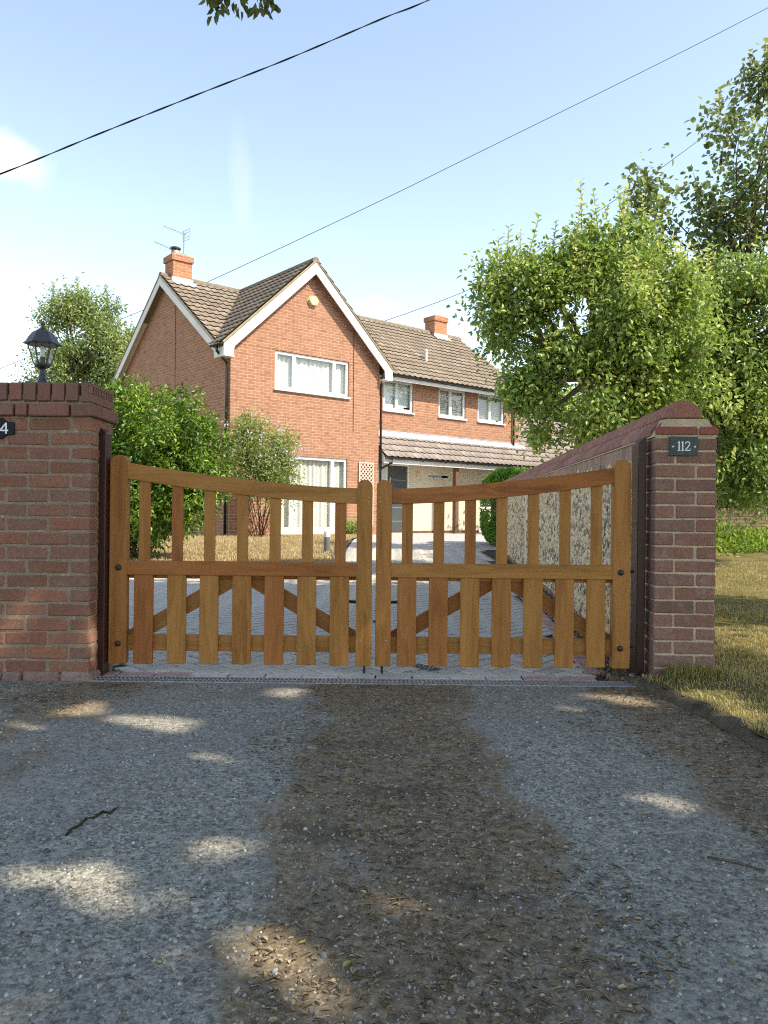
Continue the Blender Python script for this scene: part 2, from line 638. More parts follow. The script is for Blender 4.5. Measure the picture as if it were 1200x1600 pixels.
def house_brick(name, c1, c2, mortar):
    t = NT(name)
    uv = t.n('UVMap'); uv.uv_map = 'metres'
    o = t.coord()
    br = t.n('TexBrick')
    t.set(br.inputs['Vector'], uv.outputs[0])
    br.inputs['Color1'].default_value = (*c1, 1)
    br.inputs['Color2'].default_value = (*c2, 1)
    br.inputs['Mortar'].default_value = (*mortar, 1)
    br.inputs['Scale'].default_value = 1.0
    br.inputs['Mortar Size'].default_value = .0055
    br.inputs['Mortar Smooth'].default_value = .15
    br.inputs['Bias'].default_value = -.1
    br.inputs['Brick Width'].default_value = .225
    br.inputs['Row Height'].default_value = .075
    c = br.outputs['Color']
    c = t.mix(t.rng(t.noise(o, 1.3, 5, .6), .35, .7, 0, .28), c, tuple(x * .72 for x in c1))
    c = t.mix(t.rng(t.noise(t.mapping(uv.outputs[0], (4.4, 13.3, 1)), 1.0, 2), .48, .72, 0, .5), c, tuple(x * .55 for x in c2))
    c = t.mix(t.rng(t.noise(t.mapping(uv.outputs[0], (4.4, 13.3, 1), (7.3, 2.1, 0)), 1.0, 2), .56, .74, 0, .45), c, tuple(min(.8, x * 1.35) for x in c1))
    t.base(c, .9, .15)
    h = t.math('MULTIPLY_ADD', br.outputs['Fac'], -1.0, t.math('MULTIPLY', t.noise(o, 60, 3), .35))
    t.bump(h, .6, .008)
    return t.m


M_house_brick = house_brick('house_brickwork', (.37, .190, .118), (.31, .150, .09), (.54, .42, .31))
M_chimney_brick = house_brick('chimney_brickwork', (.44, .19, .10), (.36, .15, .08), (.52, .41, .30))


def tile_mat(name, cols):
    t = NT(name)
    a = t.n('Attribute'); a.attribute_name = 'rnd'
    o = t.coord()
    c = t.ramp(a.outputs['Fac'], [(i / (len(cols) - 1), k) for i, k in enumerate(cols)])
    c = t.mix(t.rng(t.noise(o, 2.2, 6, .65), .45, .7, 0, .5), c, (.17, .15, .10))
    c = t.mix(t.rng(t.noise(o, 26, 4, .6), .55, .75, 0, .5), c, (.36, .33, .24))
    t.base(c, .92, .12)
    t.bump(t.noise(o, 120, 3), .5, .004)
    return t.m


M_tile = tile_mat('weathered_roof_tile', [(.20, .165, .128), (.26, .215, .17), (.225, .18, .14), (.31, .265, .212)])
M_tile_pale = tile_mat('pale_roof_tile', [(.25, .215, .195), (.30, .26, .24), (.27, .225, .20), (.34, .30, .275)])

STRIP = (.06, .37)


def tarmac():
    t = NT('worn_tarmac')
    o = t.coord()
    sx = t.n('SeparateXYZ'); t.set(sx.inputs[0], o)
    X, Y = sx.outputs[0], sx.outputs[1]
    wob = t.noise(o, 1.7, 4, .6)
    wob2 = t.noise(o, 7.0, 4, .65)
    xx = t.math('ADD', X, t.math('MULTIPLY_ADD', wob, .55, -.275))
    xx = t.math('ADD', xx, t.math('MULTIPLY_ADD', wob2, .22, -.11))
    strip = t.rng(t.math('ABSOLUTE', t.math('SUBTRACT', xx, STRIP[0])), STRIP[1] - .05, STRIP[1] + .06, 1, 0)
    left = t.rng(xx, -1.28, -1.12, 1, 0)
    left = t.math('MULTIPLY', left, t.rng(wob, .42, .58, 0, 1))
    right = t.rng(xx, .98, 1.16, 0, 1)
    grime = t.math('MAXIMUM', strip, t.math('MAXIMUM', left, right))
    patch = t.rng(t.noise(o, 4.3, 5, .7), .33, .50, .55, 1)
    grime = t.math('MULTIPLY', grime, patch)
    chips = t.mix(.42, t.voronoi(o, 92, out='Color'), t.voronoi(o, 230, out='Color'))
    cs = t.n('SeparateColor'); t.set(cs.inputs[0], chips)
    agg = t.ramp(cs.outputs[0], [(.12, (.095, .092, .078)), (.40, (.235, .228, .194)), (.66, (.34, .328, .276)), (.92, (.52, .495, .41))])
    tone = t.noise(o, 2.6, 6, .6)
    agg = t.mix(t.rng(tone, .3, .7, 0, .45), agg, (.175, .171, .145))
    agg = t.mix(t.rng(t.noise(o, .9, 4, .6), .42, .62, 0, .35), agg, (.26, .25, .225))
    fines = t.ramp(t.noise(o, 38, 6, .75), [(.3, (.085, .064, .038)), (.5, (.205, .155, .094)), (.72, (.42, .335, .22))])
    fines = t.mix(t.rng(cs.outputs[1], .82, .98, 0, .8), fines, (.42, .385, .32))
    fines = t.mix(t.rng(t.noise(o, 3.1, 5, .7), .5, .66, 0, .7), fines, (.075, .062, .044))
    c = t.mix(t.math('MULTIPLY', grime, .95), agg, fines)
    t.base(c, .95, .12)
    d = t.voronoi(o, 92)
    h = t.math('MULTIPLY_ADD', d, -1.0, t.math('MULTIPLY', t.noise(o, 24, 5, .7), .9))
    t.bump(h, .7, .004)
    return t.m


def soil(name, a, b, c, scale=6):
    t = NT(name)
    o = t.coord()
    k = t.ramp(t.noise(o, scale, 7, .7), [(.3, a), (.52, b), (.75, c)])
    k = t.mix(t.rng(t.noise(o, scale * 14, 4, .7), .3, .7, 0, .5), k, tuple(x * .55 for x in a))
    t.base(k, .97, .08)
    t.bump(t.noise(o, scale * 12, 5, .7), .9, .02)
    return t.m


M_tarmac = tarmac()
M_ground = soil('rough_meadow', (.05, .065, .022), (.10, .095, .04), (.17, .14, .07), 1.4)
M_straw = soil('dry_lawn_soil', (.17, .125, .055), (.33, .25, .125), (.44, .35, .19), 2.0)
M_lawn = soil('side_lawn_soil', (.09, .085, .03), (.19, .155, .065), (.30, .235, .11), 3.0)
M_bed = soil('jointing_sand', (.06, .055, .048), (.10, .092, .08), (.17, .155, .135), 8.0)
M_kerb = soil('worn_kerb', (.12, .098, .07), (.22, .185, .14), (.36, .31, .24), 14.0)

M_leaf_apple = leaf_mat('apple_leaf', [(0, (0.108, 0.180, 0.052)), (.4, (0.231, 0.346, 0.090)), (.75, (0.389, 0.504, 0.133)), (.92, (0.606, 0.678, 0.246)), (1, (0.793, 0.800, 0.461))], .36, .40, .45)
M_leaf_ash = leaf_mat('ash_leaf', [(0, (0.097, 0.174, 0.049)), (.45, (0.202, 0.310, 0.081)), (.8, (0.360, 0.477, 0.129)), (1, (0.606, 0.648, 0.246))], .36, .40, .45)
M_leaf_aspen = leaf_mat('aspen_leaf', [(0, (.085, .135, .055)), (.5, (.18, .245, .085)), (.88, (.34, .38, .13)), (1, (.50, .46, .14))], .36, .42, .4)
M_leaf_dark = leaf_mat('dark_leaf', [(0, (.055, .085, .032)), (.5, (.115, .155, .05)), (1, (.23, .27, .085))], .3, .45, .35)
M_leaf_laurel = leaf_mat('laurel_leaf', [(0, (0.035, 0.084, 0.011)), (.45, (0.095, 0.185, 0.019)), (.8, (0.223, 0.350, 0.036)), (1, (0.361, 0.478, 0.084))], .22, .36, .5)
M_leaf_birch = leaf_mat('birch_leaf', [(0, (.14, .21, .07)), (.5, (.25, .33, .11)), (1, (.42, .46, .19))], .36)
M_leaf_shrub = leaf_mat('shrub_leaf', [(0, (.13, .20, .06)), (.5, (.25, .34, .10)), (1, (.42, .46, .18))], .38)
M_leaf_maple = leaf_mat('maple_leaf', [(0, (0.052, 0.085, 0.019)), (.5, (0.098, 0.137, 0.029)), (1, (0.169, 0.169, 0.039))], .25)
M_leaf_box = leaf_mat('box_leaf', [(0, (0.063, 0.154, 0.022)), (.5, (0.126, 0.266, 0.036)), (1, (0.210, 0.364, 0.056))], .3)
M_flower = leaf_mat('lilac_petal', [(0, (.56, .48, .66)), (.6, (.70, .63, .76)), (1, (.82, .77, .84))], .3)
M_blade = leaf_mat('grass_blade', [(0, (.10, .14, .035)), (.3, (.22, .24, .075)), (.65, (.42, .36, .14)), (1, (.62, .52, .26))], .3)
M_blade_dry = leaf_mat('dry_blade', [(0, (.30, .23, .10)), (.6, (.46, .36, .18)), (1, (.58, .48, .28))], .2)
M_weed = leaf_mat('nettle_leaf', [(0, (0.083, 0.158, 0.027)), (.5, (0.180, 0.285, 0.045)), (1, (0.330, 0.420, 0.075))], .4)
M_flint = attr_mat('flint', [(0, (.12, .105, .085)), (.18, (.25, .21, .165)), (.34, (.56, .42, .25)), (.65, (.74, .575, .35)), (.92, (.84, .70, .47)), (1, (.46, .28, .13))], .55, .4)
M_chip = attr_mat('stone_chip', [(0, (.10, .10, .095)), (.5, (.24, .235, .22)), (.88, (.42, .405, .375)), (1, (.60, .575, .52))], .9)
M_litter = attr_mat('leaf_litter', [(0, (.11, .08, .045)), (.4, (.24, .175, .10)), (.8, (.42, .335, .21)), (1, (.58, .49, .33))], .9)
M_pebble = attr_mat('brown_pebble', [(0, (.085, .06, .04)), (.5, (.19, .135, .09)), (1, (.36, .28, .20))], .8)
M_kerbmoss = plain('mossy_twig', (.04, .04, .018), .95, .1, var=.45, scale=40)
M_twig = plain('dry_twig', (.12, .095, .06), .95, .1, var=.4, scale=40)


# ================================================================== THE SETTING
def sheet(name, mat, xs, ys, zf, kind='structure', xf=None):
    X, Y = np.meshgrid(xs, ys)
    if xf is not None: X = xf(X, Y)
    Z = zf(X, Y)
    nx, ny = len(xs), len(ys)
    v = np.stack([X, Y, Z], -1).reshape(-1, 3)
    i = np.arange(nx - 1)[None, :] + np.arange(ny - 1)[:, None] * nx
    q = np.stack([i, i + 1, i + 1 + nx, i + nx], -1).reshape(-1, 4)
    me = np_mesh(name, v, q, np.full(len(q), 4), mat, smooth=True)
    o = link(name, me)
    return tag(o, kind=kind)


def drive_z_np(Y):
    return np.clip(.29 * (Y - 4.4) / 13.6, 0, .29)


def bumps(X, Y, s=1.0):
    return (np.sin(X * 3.1 * s + 1.3 * np.sin(Y * 2.3 * s)) * .5 + np.sin(Y * 4.7 * s + X * 1.9 * s) * .3
            + np.sin(X * 9.7 * s - Y * 7.9 * s) * .2)


KERB = [(1.36, 4.16), (1.40, 4.02), (1.46, 3.72), (1.495, 3.4), (1.505, 3.0), (1.53, 2.5), (1.58, 1.8), (1.64, 1.0), (1.7, 0.0), (1.75, -2.0), (1.8, -8.0)]


def kerb_x(y):
    ks = sorted(KERB, key=lambda p: p[1])
    return np.interp(y, [p[1] for p in ks], [p[0] for p in ks])


g = sheet('ground', M_ground, np.array([-400., -60, -12, 12, 60, 400]), np.array([-400., -60, 4.0, 18, 60, 500]),
          lambda X, Y: drive_z_np(Y) - .045)
tag(g, 'rough dry grassland reaching to the horizon', 'ground')

t_ = sheet('tarmac_forecourt', M_tarmac, np.linspace(-9, 1.75, 220), np.linspace(-10, 4.10, 290),
           lambda X, Y: .006 * bumps(X, Y, .8) * np.clip((4.0 - Y) * 2, 0, 1) + .0)
tag(t_, 'worn grey tarmac forecourt with brown grit down its middle', 'tarmac')

side = sheet('side_lawn', M_lawn, np.linspace(0, 1, 60), np.linspace(-8, 17.6, 240),
             lambda X, Y: .038 + drive_z_np(Y) + .010 * bumps(X, Y, 1.3),
             xf=lambda X, Y: np.where(Y < 4.15, kerb_x(Y), 1.62 + .067 * (Y - 4.2)) + X ** 1.6 * 13)
tag(side, 'parched lawn to the right of the brick pier', 'lawn')

fl = sheet('front_lawn', M_straw, np.linspace(0, 1, 50), np.linspace(11.0, 22.0, 60),
           lambda X, Y: drive_z_np(Y) + .03 + .012 * bumps(X, Y, .9),
           xf=lambda X, Y: -13 + X * (12.3 - .25 * np.sin((Y - 11) * .5)))
tag(fl, 'straw yellow parched lawn in front of the house', 'lawn')

# kerb
m = MB()
prof = [(-.055, -.03), (-.052, .018), (-.03, .043), (.005, .052), (.035, .046), (.055, .03), (.058, -.03)]
kp = []
for (xa, ya), (xb, yb) in zip(KERB[:-1], KERB[1:]):
    n = max(2, int(abs(yb - ya) / .06)) if ya > 0 else max(2, int(abs(yb - ya) / .4))
    kp += [(xa + (xb - xa) * i / n, ya + (yb - ya) * i / n) for i in range(n)]
for i in range(len(kp) - 1):
    pass
rows = []
for (x, y) in kp:
    j = random.uniform(-.012, .006) - .008
    rows.append([(x + p * (1 + random.uniform(-.25, .22)), y + random.uniform(-.008, .008), q + j + random.uniform(-.007, .007)) for p, q in prof])
b0 = 0
for rrow in rows: m.v += rrow
K = len(prof)
for i in range(len(rows) - 1):
    for k in range(K - 1):
        m.f.append((i * K + k, i * K + k + 1, (i + 1) * K + k + 1, (i + 1) * K + k))
o = m.build('kerb', M_kerb, None, smooth=True)
tag(o, 'low worn rounded kerb between tarmac and side lawn', 'kerb', kind='structure')


# ------------------------------------------------------------------ block paving
SLOPE = math.atan(.29 / 13.6)
pav = empty('block_paving', (0, 4.20, 0), label='grey herringbone block paving of the drive behind the gates', cat='paving')
pav.rotation_euler = (SLOPE * .0, 0, 0)
tag(pav, kind='structure')


def box_variants(name, size, mat, n, bevel, jit):
    out = []
    for _ in range(n):
        mb = MB().cbox((0, 0, 0), size)
        bm = bmesh.new()
        vs = [bm.verts.new((p[0] + random.uniform(-jit, jit), p[1] + random.uniform(-jit, jit) * .6, p[2] + random.uniform(-jit, jit))) for p in mb.v]
        for f in mb.f: bm.faces.new([vs[i] for i in f])
        bmesh.ops.recalc_face_normals(bm, faces=bm.faces[:])
        bmesh.ops.bevel(bm, geom=bm.edges[:], offset=bevel, segments=1, affect='EDGES', profile=.5)
        for v in bm.verts:
            v.co += Vector([random.uniform(-jit, jit) * .35 for _ in range(3)])
        me = bpy.data.meshes.new(name)
        bm.to_mesh(me); bm.free()
        me.materials.append(mat)
        out.append(me)
    return out


PV = box_variants('paver', (.194, .094, .05), M_paver, 6, .005, .0012)
PVR = box_variants('paver_red', (.194, .094, .05), M_paver_red, 4, .005, .0012)

blocks = []
c45, s45 = math.cos(R(45)), math.sin(R(45))
for i in range(-120, 121):
    for j in range(-120, 121):
        s_ = (i - j) % 4
        if s_ == 0: cx, cy, rz = i * .1 + .1, j * .1 + .05, 0
        elif s_ == 3: cx, cy, rz = i * .1 + .05, j * .1 + .1, 90
        else: continue
        X = c45 * cx - s45 * cy - .2
        Y = s45 * cx + c45 * cy + 9.0
        xr = 1.15 + .067 * (Y - 4.2)
        if Y < 4.25 or Y > 15.5 or X > xr or X < -5.6: continue
        if Y < 4.55 and X < -1.50: continue
        if Y > 11.0 and X < -.72: continue
        if .14 < X < .40 and 4.43 < Y < 4.60: continue
        blocks.append((X, Y, R(45 + rz)))
# keep only what the camera could see (with a margin), nearest first
blocks = [b for b in blocks if abs(b[0]) < .62 * b[1] + .4]
blocks.sort(key=lambda b: b[1] + .15 * abs(b[0]))
N_OBJ = 250
for (X, Y, a) in blocks[:N_OBJ]:
    link('paver', random.choice(PV), pav, (X, Y - 4.20, drive_z(Y) - .025 + random.uniform(-.0015, .0015)),
         (SLOPE + random.uniform(-.006, .006), random.uniform(-.006, .006), a + random.uniform(-.008, .008)))
mb = MB()
for (X, Y, a) in blocks[N_OBJ:]:
    mtx = Matrix.Rotation(a, 3, 'Z')
    z = drive_z(Y) + random.uniform(-.0015, .0015)
    hx, hy = .0965, .0465
    b = len(mb.v)
    for (sx, sy, zz) in ((-1, -1, 0), (1, -1, 0), (1, 1, 0), (-1, 1, 0)):
        p = mtx @ Vector((sx * (hx - .005), sy * (hy - .005), 0)); mb.v.append((X + p.x, Y + p.y - 4.2, z))
    for (sx, sy, zz) in ((-1, -1, 0), (1, -1, 0), (1, 1, 0), (-1, 1, 0)):
        p = mtx @ Vector((sx * hx, sy * hy, 0)); mb.v.append((X + p.x, Y + p.y - 4.2, z - .008))
    mb.f += [(b, b + 1, b + 2, b + 3)] + [(b + k, b + 4 + k, b + 4 + (k + 1) % 4, b + (k + 1) % 4) for k in range(4)]
rest = mb.build('far_pavers', M_paver, pav)
tag(rest, kind='stuff')
# front course and right-hand edging course
x = -1.66
while x < 1.18:
    red = x < -1.10 or x > .62
    link('paver', random.choice(PVR if red else PV), pav, (x + .1, .046, -.022), (0, 0, random.uniform(-.01, .01)))
    x += .203
y = 4.40
while y < 9.5:
    xr = 1.15 + .067 * (y - 4.2)
    link('paver', random.choice(PVR), pav, (xr + .05, y - 4.2 + .1, drive_z(y + .1) - .022), (SLOPE, 0, R(90) - .067))
    y += .203
bed = MB()
ys = [4.18, 4.4] + [5 + i for i in range(20)]
for ya, yb in zip(ys[:-1], ys[1:]):
    bed.poly([(-9, ya - 4.2, drive_z(ya) - .012), (9, ya - 4.2, drive_z(ya) - .012), (9, yb - 4.2, drive_z(yb) - .012), (-9, yb - 4.2, drive_z(yb) - .012)])
bed.build('jointing_bed', M_bed, pav)
far = MB()
for ya, yb in ((14.5, 18), (18, 24)):
    far.poly([(-.68, ya - 4.2, drive_z(ya) - .003), (9, ya - 4.2, drive_z(ya) - .003), (12, yb - 4.2, drive_z(yb) - .003), (-.68, yb - 4.2, drive_z(yb) - .003)])


def far_paving():
    t = NT('far_block_paving')
    o = t.coord()
    br = t.n('TexBrick')
    t.set(br.inputs['Vector'], t.mapping(o, rot=(0, 0, R(45))))
    br.inputs['Color1'].default_value = (.50, .48, .455, 1)
    br.inputs['Color2'].default_value = (.44, .42, .40, 1)
    br.inputs['Mortar'].default_value = (.09, .085, .08, 1)
    br.inputs['Scale'].default_value = 1.0
    br.inputs['Brick Width'].default_value = .2
    br.inputs['Row Height'].default_value = .1
    br.inputs['Mortar Size'].default_value = .004
    c = t.mix(t.rng(t.noise(o, 3, 5), .35, .7, 0, .4), br.outputs['Color'], (.38, .36, .34))
    t.base(c, .9, .15)
    return t.m


far.build('distant_paving', far_paving(), pav)


def stones(name, pts, size, mat, flat=.6, rough=.3, parent=None, rnd=None):
    """irregular low stones, one closed lump each"""
    n = len(pts)
    ring = np.array([[math.cos(a), math.sin(a)] for a in np.linspace(0, 2 * math.pi, 6, endpoint=False)])
    size = np.broadcast_to(np.asarray(size).reshape(-1, 1), (n, 1))
    a = RNG.random(n) * 6.283
    asp = RNG.uniform(.6, 1.0, (n, 1))
    v = np.empty((n, 13, 3))
    for k in range(6):
        j0 = 1 + RNG.uniform(-rough, rough, (n, 1))
        j1 = .62 + RNG.uniform(-rough, rough, (n, 1)) * .6
        e = ring[k]
        x0, y0 = e[0] * j0 * size, e[1] * j0 * size * asp
        x1, y1 = e[0] * j1 * size, e[1] * j1 * size * asp
        ca, sa = np.cos(a)[:, None], np.sin(a)[:, None]
        v[:, k] = pts + np.concatenate([x0 * ca - y0 * sa, x0 * sa + y0 * ca, 0 * x0 - size * .15], 1)
        v[:, 6 + k] = pts + np.concatenate([x1 * ca - y1 * sa, x1 * sa + y1 * ca, size * flat * RNG.uniform(.6, 1.1, (n, 1))], 1)
    v[:, 12] = v[:, 6:12].mean(1) + np.concatenate([np.zeros((n, 2)), size * flat * .15], 1)
    base = np.arange(n)[:, None] * 13
    quads = np.concatenate([base + np.array([[k, (k + 1) % 6, 6 + (k + 1) % 6, 6 + k]]) for k in range(6)], 1).reshape(-1, 4)
    tris = np.concatenate([base + np.array([[6 + k, 6 + (k + 1) % 6, 12]]) for k in range(6)], 1).reshape(-1, 3)
    loops = np.concatenate([quads.ravel(), tris.ravel()])
    counts = np.concatenate([np.full(len(quads), 4), np.full(len(tris), 3)])
    me = np_mesh(name, v.reshape(-1, 3), loops, counts, mat, {'rnd': np.repeat(RNG.random(n) if rnd is None else rnd, 13)})
    return link(name, me, parent)


# gravel strip at the foot of the flint wall, and the gravel-filled inset in the paving
ys_ = 4.20 + RNG.random(2600) ** 1.8 * 5.3
xs_ = 1.24 + .067 * (ys_ - 4.2) + RNG.random(2600) * .24
o = stones('wall_foot_gravel', np.stack([xs_, ys_, drive_z_np(ys_) + RNG.uniform(-.004, .012, 2600)], 1), RNG.uniform(.006, .016, 2600), M_pebble)
tag(o, 'brown pebble gravel strip along the foot of the flint wall', 'gravel', kind='stuff')
xs_, ys_ = RNG.uniform(.06, .46, 2400), RNG.uniform(4.36, 4.68, 2400)
o = stones('inset_gravel', np.stack([xs_, ys_, RNG.uniform(-.012, -.003, 2400)], 1), RNG.uniform(.005, .010, 2400), M_chip, .5)
tag(o, 'small patch of grey gravel let into the paving under the right gate', 'gravel', kind='stuff')

# drain channel
dr = empty('drain_channel', (0, 4.115, 0), label='long slotted metal drain channel across the drive in front of the gates', cat='drain')
X0, X1 = -1.57, 1.36
MB().box(X0, X1, -.058, .062, -.06, -.014).build('channel', M_dark_gap, dr)
m = MB()
m.box(X0, X1, -.064, -.050, -.05, .004).box(X0, X1, .050, .064, -.05, .004).box(X0, X1, -.006, .006, -.012, .003)
m.build('frame', M_steel, dr, bevel=.0015)
m = MB()
x = X0 + .006
while x < X1:
    m.cbox((x, -.028, -.001), (.0095, .046, .010), Matrix.Rotation(.25, 3, 'Z'))
    m.cbox((x, .028, -.001), (.0095, .046, .010), Matrix.Rotation(.25, 3, 'Z'))
    x += .0225
o = m.build('grate_bars', M_steel, dr)
tag(o, kind='stuff')


# ------------------------------------------------------------------ brick helpers
STD = (.215, .1025, .065)


def add_brick(parent, variants, c, size, rz=0.0, wob=.004, name='brick'):
    """size is along x, y, z before the turn by rz"""
    sc = tuple(size[i] / STD[i] * (1 + random.uniform(-.018, .012)) for i in range(3))
    fl = random.choice((0, math.pi))
    return link(name, random.choice(variants), parent,
                (c[0] + random.uniform(-1, 1) * .0012, c[1] + random.uniform(-1, 1) * .0018, c[2]),
                (random.uniform(-wob, wob), random.uniform(-wob, wob), rz + fl), sc)


BL = box_variants('brick', STD, M_brick_l, 9, .006, .0034)
BC = box_variants('cap_brick', STD, M_brick_cap, 5, .006, .002)
BR = box_variants('brick', STD, M_brick_r, 7, .005, .0016)
BS = box_variants('brick', STD, brick_mat('brick_soldier', [(.33, .215, .165), (.42, .27, .205), (.36, .25, .195), (.29, .185, .14)], (.50, .41, .32), .4), 5, .004, .0016)
BE = box_variants('plinth_tile', STD, M_brick_end, 4, .003, .001)
BG = box_variants('garden_brick', STD, M_brick_garden, 5, .004, .0015)

# ------------------------------------------------------------------ left boundary wall
WX, WY = -1.560, 4.075
lw = empty('boundary_wall', (WX, WY, 0), label='weathered red brick boundary wall with brick-on-edge cap left of the gates', cat='wall')
PIT = .0757
Z0 = .036
LEN = 1.3
core = MB().box(-LEN - .5, -.004, .0040, .323, -.10, Z0 + 18 * PIT + .115)
core.build('mortar', M_mortar_l, lw)
for r_ in range(18):
    z = Z0 + r_ * PIT + .0325
    x = -.0
    if r_ % 2 == 0:
        segs = [.215] * 6
        add_brick(lw, BL, (-.05125, .1125 + .1075, z), (.215, .1025, .065), R(90))
    else:
        segs = [.1025] + [.215] * 6
        add_brick(lw, BL, (-.1075, .2765, z), (.215, .1025, .065), 0)
    for k, s in enumerate(segs):
        if r_ % 2 == 1 and k == 0:
            add_brick(lw, BL, (-.05125, .1075, z), (.215, .1025, .065), R(90))
        else:
            add_brick(lw, BL, (x - s / 2, .05125, z), (s, .1025, .065))
        x -= s + .010
# oversailing course
z = Z0 + 18 * PIT + .0325
x = .027
for k, s in enumerate([.125, .215, .06, .215, .215, .215, .215]):
    add_brick(lw, BC, (x - s / 2, .028, z), (s, .11, .065))
    x -= s + .009
add_brick(lw, BC, (-.025, .194, z), (.215, .105, .065), R(90))
add_brick(lw, BC, (-.025, .329, z), (.045, .105, .065), R(90))
# brick on edge, standing on the course below
zt = Z0 + 18 * PIT + .078 + .051
x = -.065
for k in range(13):
    add_brick(lw, BC, (x - .0325, .102, zt), (.065, .224, .1025), 0, .006)
    x -= .0755
# end brick with its perforated face outwards: plate, bands and bars
eb = MB().box(-.050, -.012, -.010, .335, zt - .051, zt + .051)
eb.box(-.012, .004, -.010, .335, zt + .032, zt + .051).box(-.012, .004, -.010, .335, zt - .051, zt - .008)
y = -.010
for k in range(9):
    eb.box(-.012, .004, y, y + .024, zt - .008, zt + .032)
    y += .0389
eb.build('perforated_cap_brick', M_brick_cap, lw, bevel=.002)
# pale rubble footing
RUB = box_variants('rubble', STD, brick_mat('pink_rubble', [(.26, .17, .14), (.22, .14, .12), (.30, .22, .19)], (.3, .27, .24), .6), 4, .015, .010)
x = .018
for s in (.16, .20, .10, .12, .22, .2, .2):
    add_brick(lw, RUB, (x - s / 2, .045, .004), (s, .14, .082), 0, .02, 'footing_stone')
    x -= s + .006
add_brick(lw, RUB, (-.045, .21, .004), (.22, .13, .082), R(90), .02, 'footing_stone')

# ------------------------------------------------------------------ flint wall with its brick pier
FD = .067
FX, FY = 1.481, 4.20
fw = empty('flint_wall', (FX, FY, 0), label='long flint wall with half-round red coping and brick pier beside the gates', cat='wall')
fw.rotation_euler = (0, 0, -math.atan(FD))
FL = 10.9
PW = .329
pier = MB().box(.0055, PW - .0055, .0055, .45, -.1, 1.345).build('pier', M_mortar_r, fw)
pz = .0742
for r_ in range(18):
    z = .003 + r_ * pz + .0325
    if r_ % 2 == 0:
        add_brick(pier, BR, (.05125, .1075, z), (.215, .1025, .065), R(90))
        add_brick(pier, BR, (.1125 + .1075, .05125, z), (.216, .1025, .065))
        add_brick(pier, BR, (.05125, .332, z), (.215, .1025, .065), R(90))
    else:
        add_brick(pier, BR, (.1075, .05125, z), (.215, .1025, .065))
        add_brick(pier, BR, (.225 + .052, .1075, z), (.215, .104, .065), R(90))
        add_brick(pier, BR, (.05125, .22, z), (.215, .1025, .065), R(90))
        add_brick(pier, BR, (.05125, .39, z), (.102, .1025, .065), R(90))
# wall body
body = MB().box(.0058, PW - .0058, .45, FL, -.15, 1.345).build('panel', mortar_mat('flint_mortar', (.70, .58, .41), (.72, .64, .5)), fw)
# flints on the garden-facing side
n = 8200
fy = .44 + (RNG.random(n) ** 1.35) * (FL - .46)
fz = RNG.uniform(.03, 1.235, n)
keep = np.ones(n, bool)
for py_ in (2.72, 6.05):
    keep &= np.abs(fy - py_) > .13
fy, fz = fy[keep], fz[keep]
n = len(fy)
me_pts = np.zeros((n, 3))
stone = stones('flint_stones', me_pts, RNG.uniform(.011, .027, n), M_flint, .55, .32, fw)
vv = np.empty(len(stone.data.vertices) * 3, dtype=np.float32)
stone.data.vertices.foreach_get('co', vv)
vv = vv.reshape(n, 13, 3)
out = np.empty_like(vv)
out[..., 0] = .0065 - vv[..., 2]
out[..., 1] = vv[..., 0] * .8 + fy[:, None]
out[..., 2] = vv[..., 1] * 1.25 + fz[:, None] + drive_z_np(fy + FY)[:, None] * .6
stone.data.vertices.foreach_set('co', out.ravel())
stone.data.update()
tag(stone, kind='stuff')
# brick lacing piers in the flint
for py_ in (2.72, 6.05):
    for r_ in range(17):
        s = .215 if r_ % 2 else .13
        add_brick(fw, BR, (.06, py_, .02 + r_ * pz + .0325), (s, .1025, .065), R(90))
# low brick footing course along the garden side
y = .46
while y < FL - .3:
    add_brick(fw, BR, (.045, y + .1075, drive_z(y + FY) + .015), (.215, .1025, .065), R(90))
    y += .226
# soldier course under the coping
y = .46
while y < FL - .05:
    add_brick(fw, BS, (.0535, y + .0325, 1.288), (.065, .1025, .1), R(90))
    y += .0752
# coping: sloping plinth bricks each side and half-round bricks on top
cop = MB().prism([(-.005, 1.338), (PW + .005, 1.338), (PW - .05, 1.435), (.05, 1.435)], 'y', .004, FL).build('coping', M_mortar_r, fw)
out_l = [(-.006, 1.350), (.012, 1.350), (.085, 1.350), (.085, 1.452), (.060, 1.446), (-.006, 1.380)]
PLM = MB().prism(out_l, 'y', 0, .215).mesh('plinth_brick', M_brick_cop, .003)
PRM = MB().prism([(PW - p, q) for p, q in out_l], 'y', 0, .215).mesh('plinth_brick', M_brick_end, .003)
y = .10
while y < FL - .2:
    link('plinth_brick', PLM, cop, (random.uniform(-.001, .001), y, random.uniform(-.001, .001)))
    link('plinth_brick', PRM, cop, (0, y, 0))
    y += .223
# front pieces of the coping, mitred at the corners
fr = [(-.010, 1.350), (-.010, 1.380), (.054, 1.440), (.09, 1.446), (.09, 1.350)]


def mitre(xa, xb, ma, mb_):
    m = MB()
    A = [(xa + (p + .010) * ma, p, q) for p, q in fr]
    B = [(xb - (p + .010) * mb_, p, q) for p, q in fr]
    m.v += A + B
    k = len(fr)
    m.f += [tuple(range(k)), tuple(range(2 * k - 1, k - 1, -1))] + [(i, (i + 1) % k, k + (i + 1) % k, k + i) for i in range(k)]
    return m


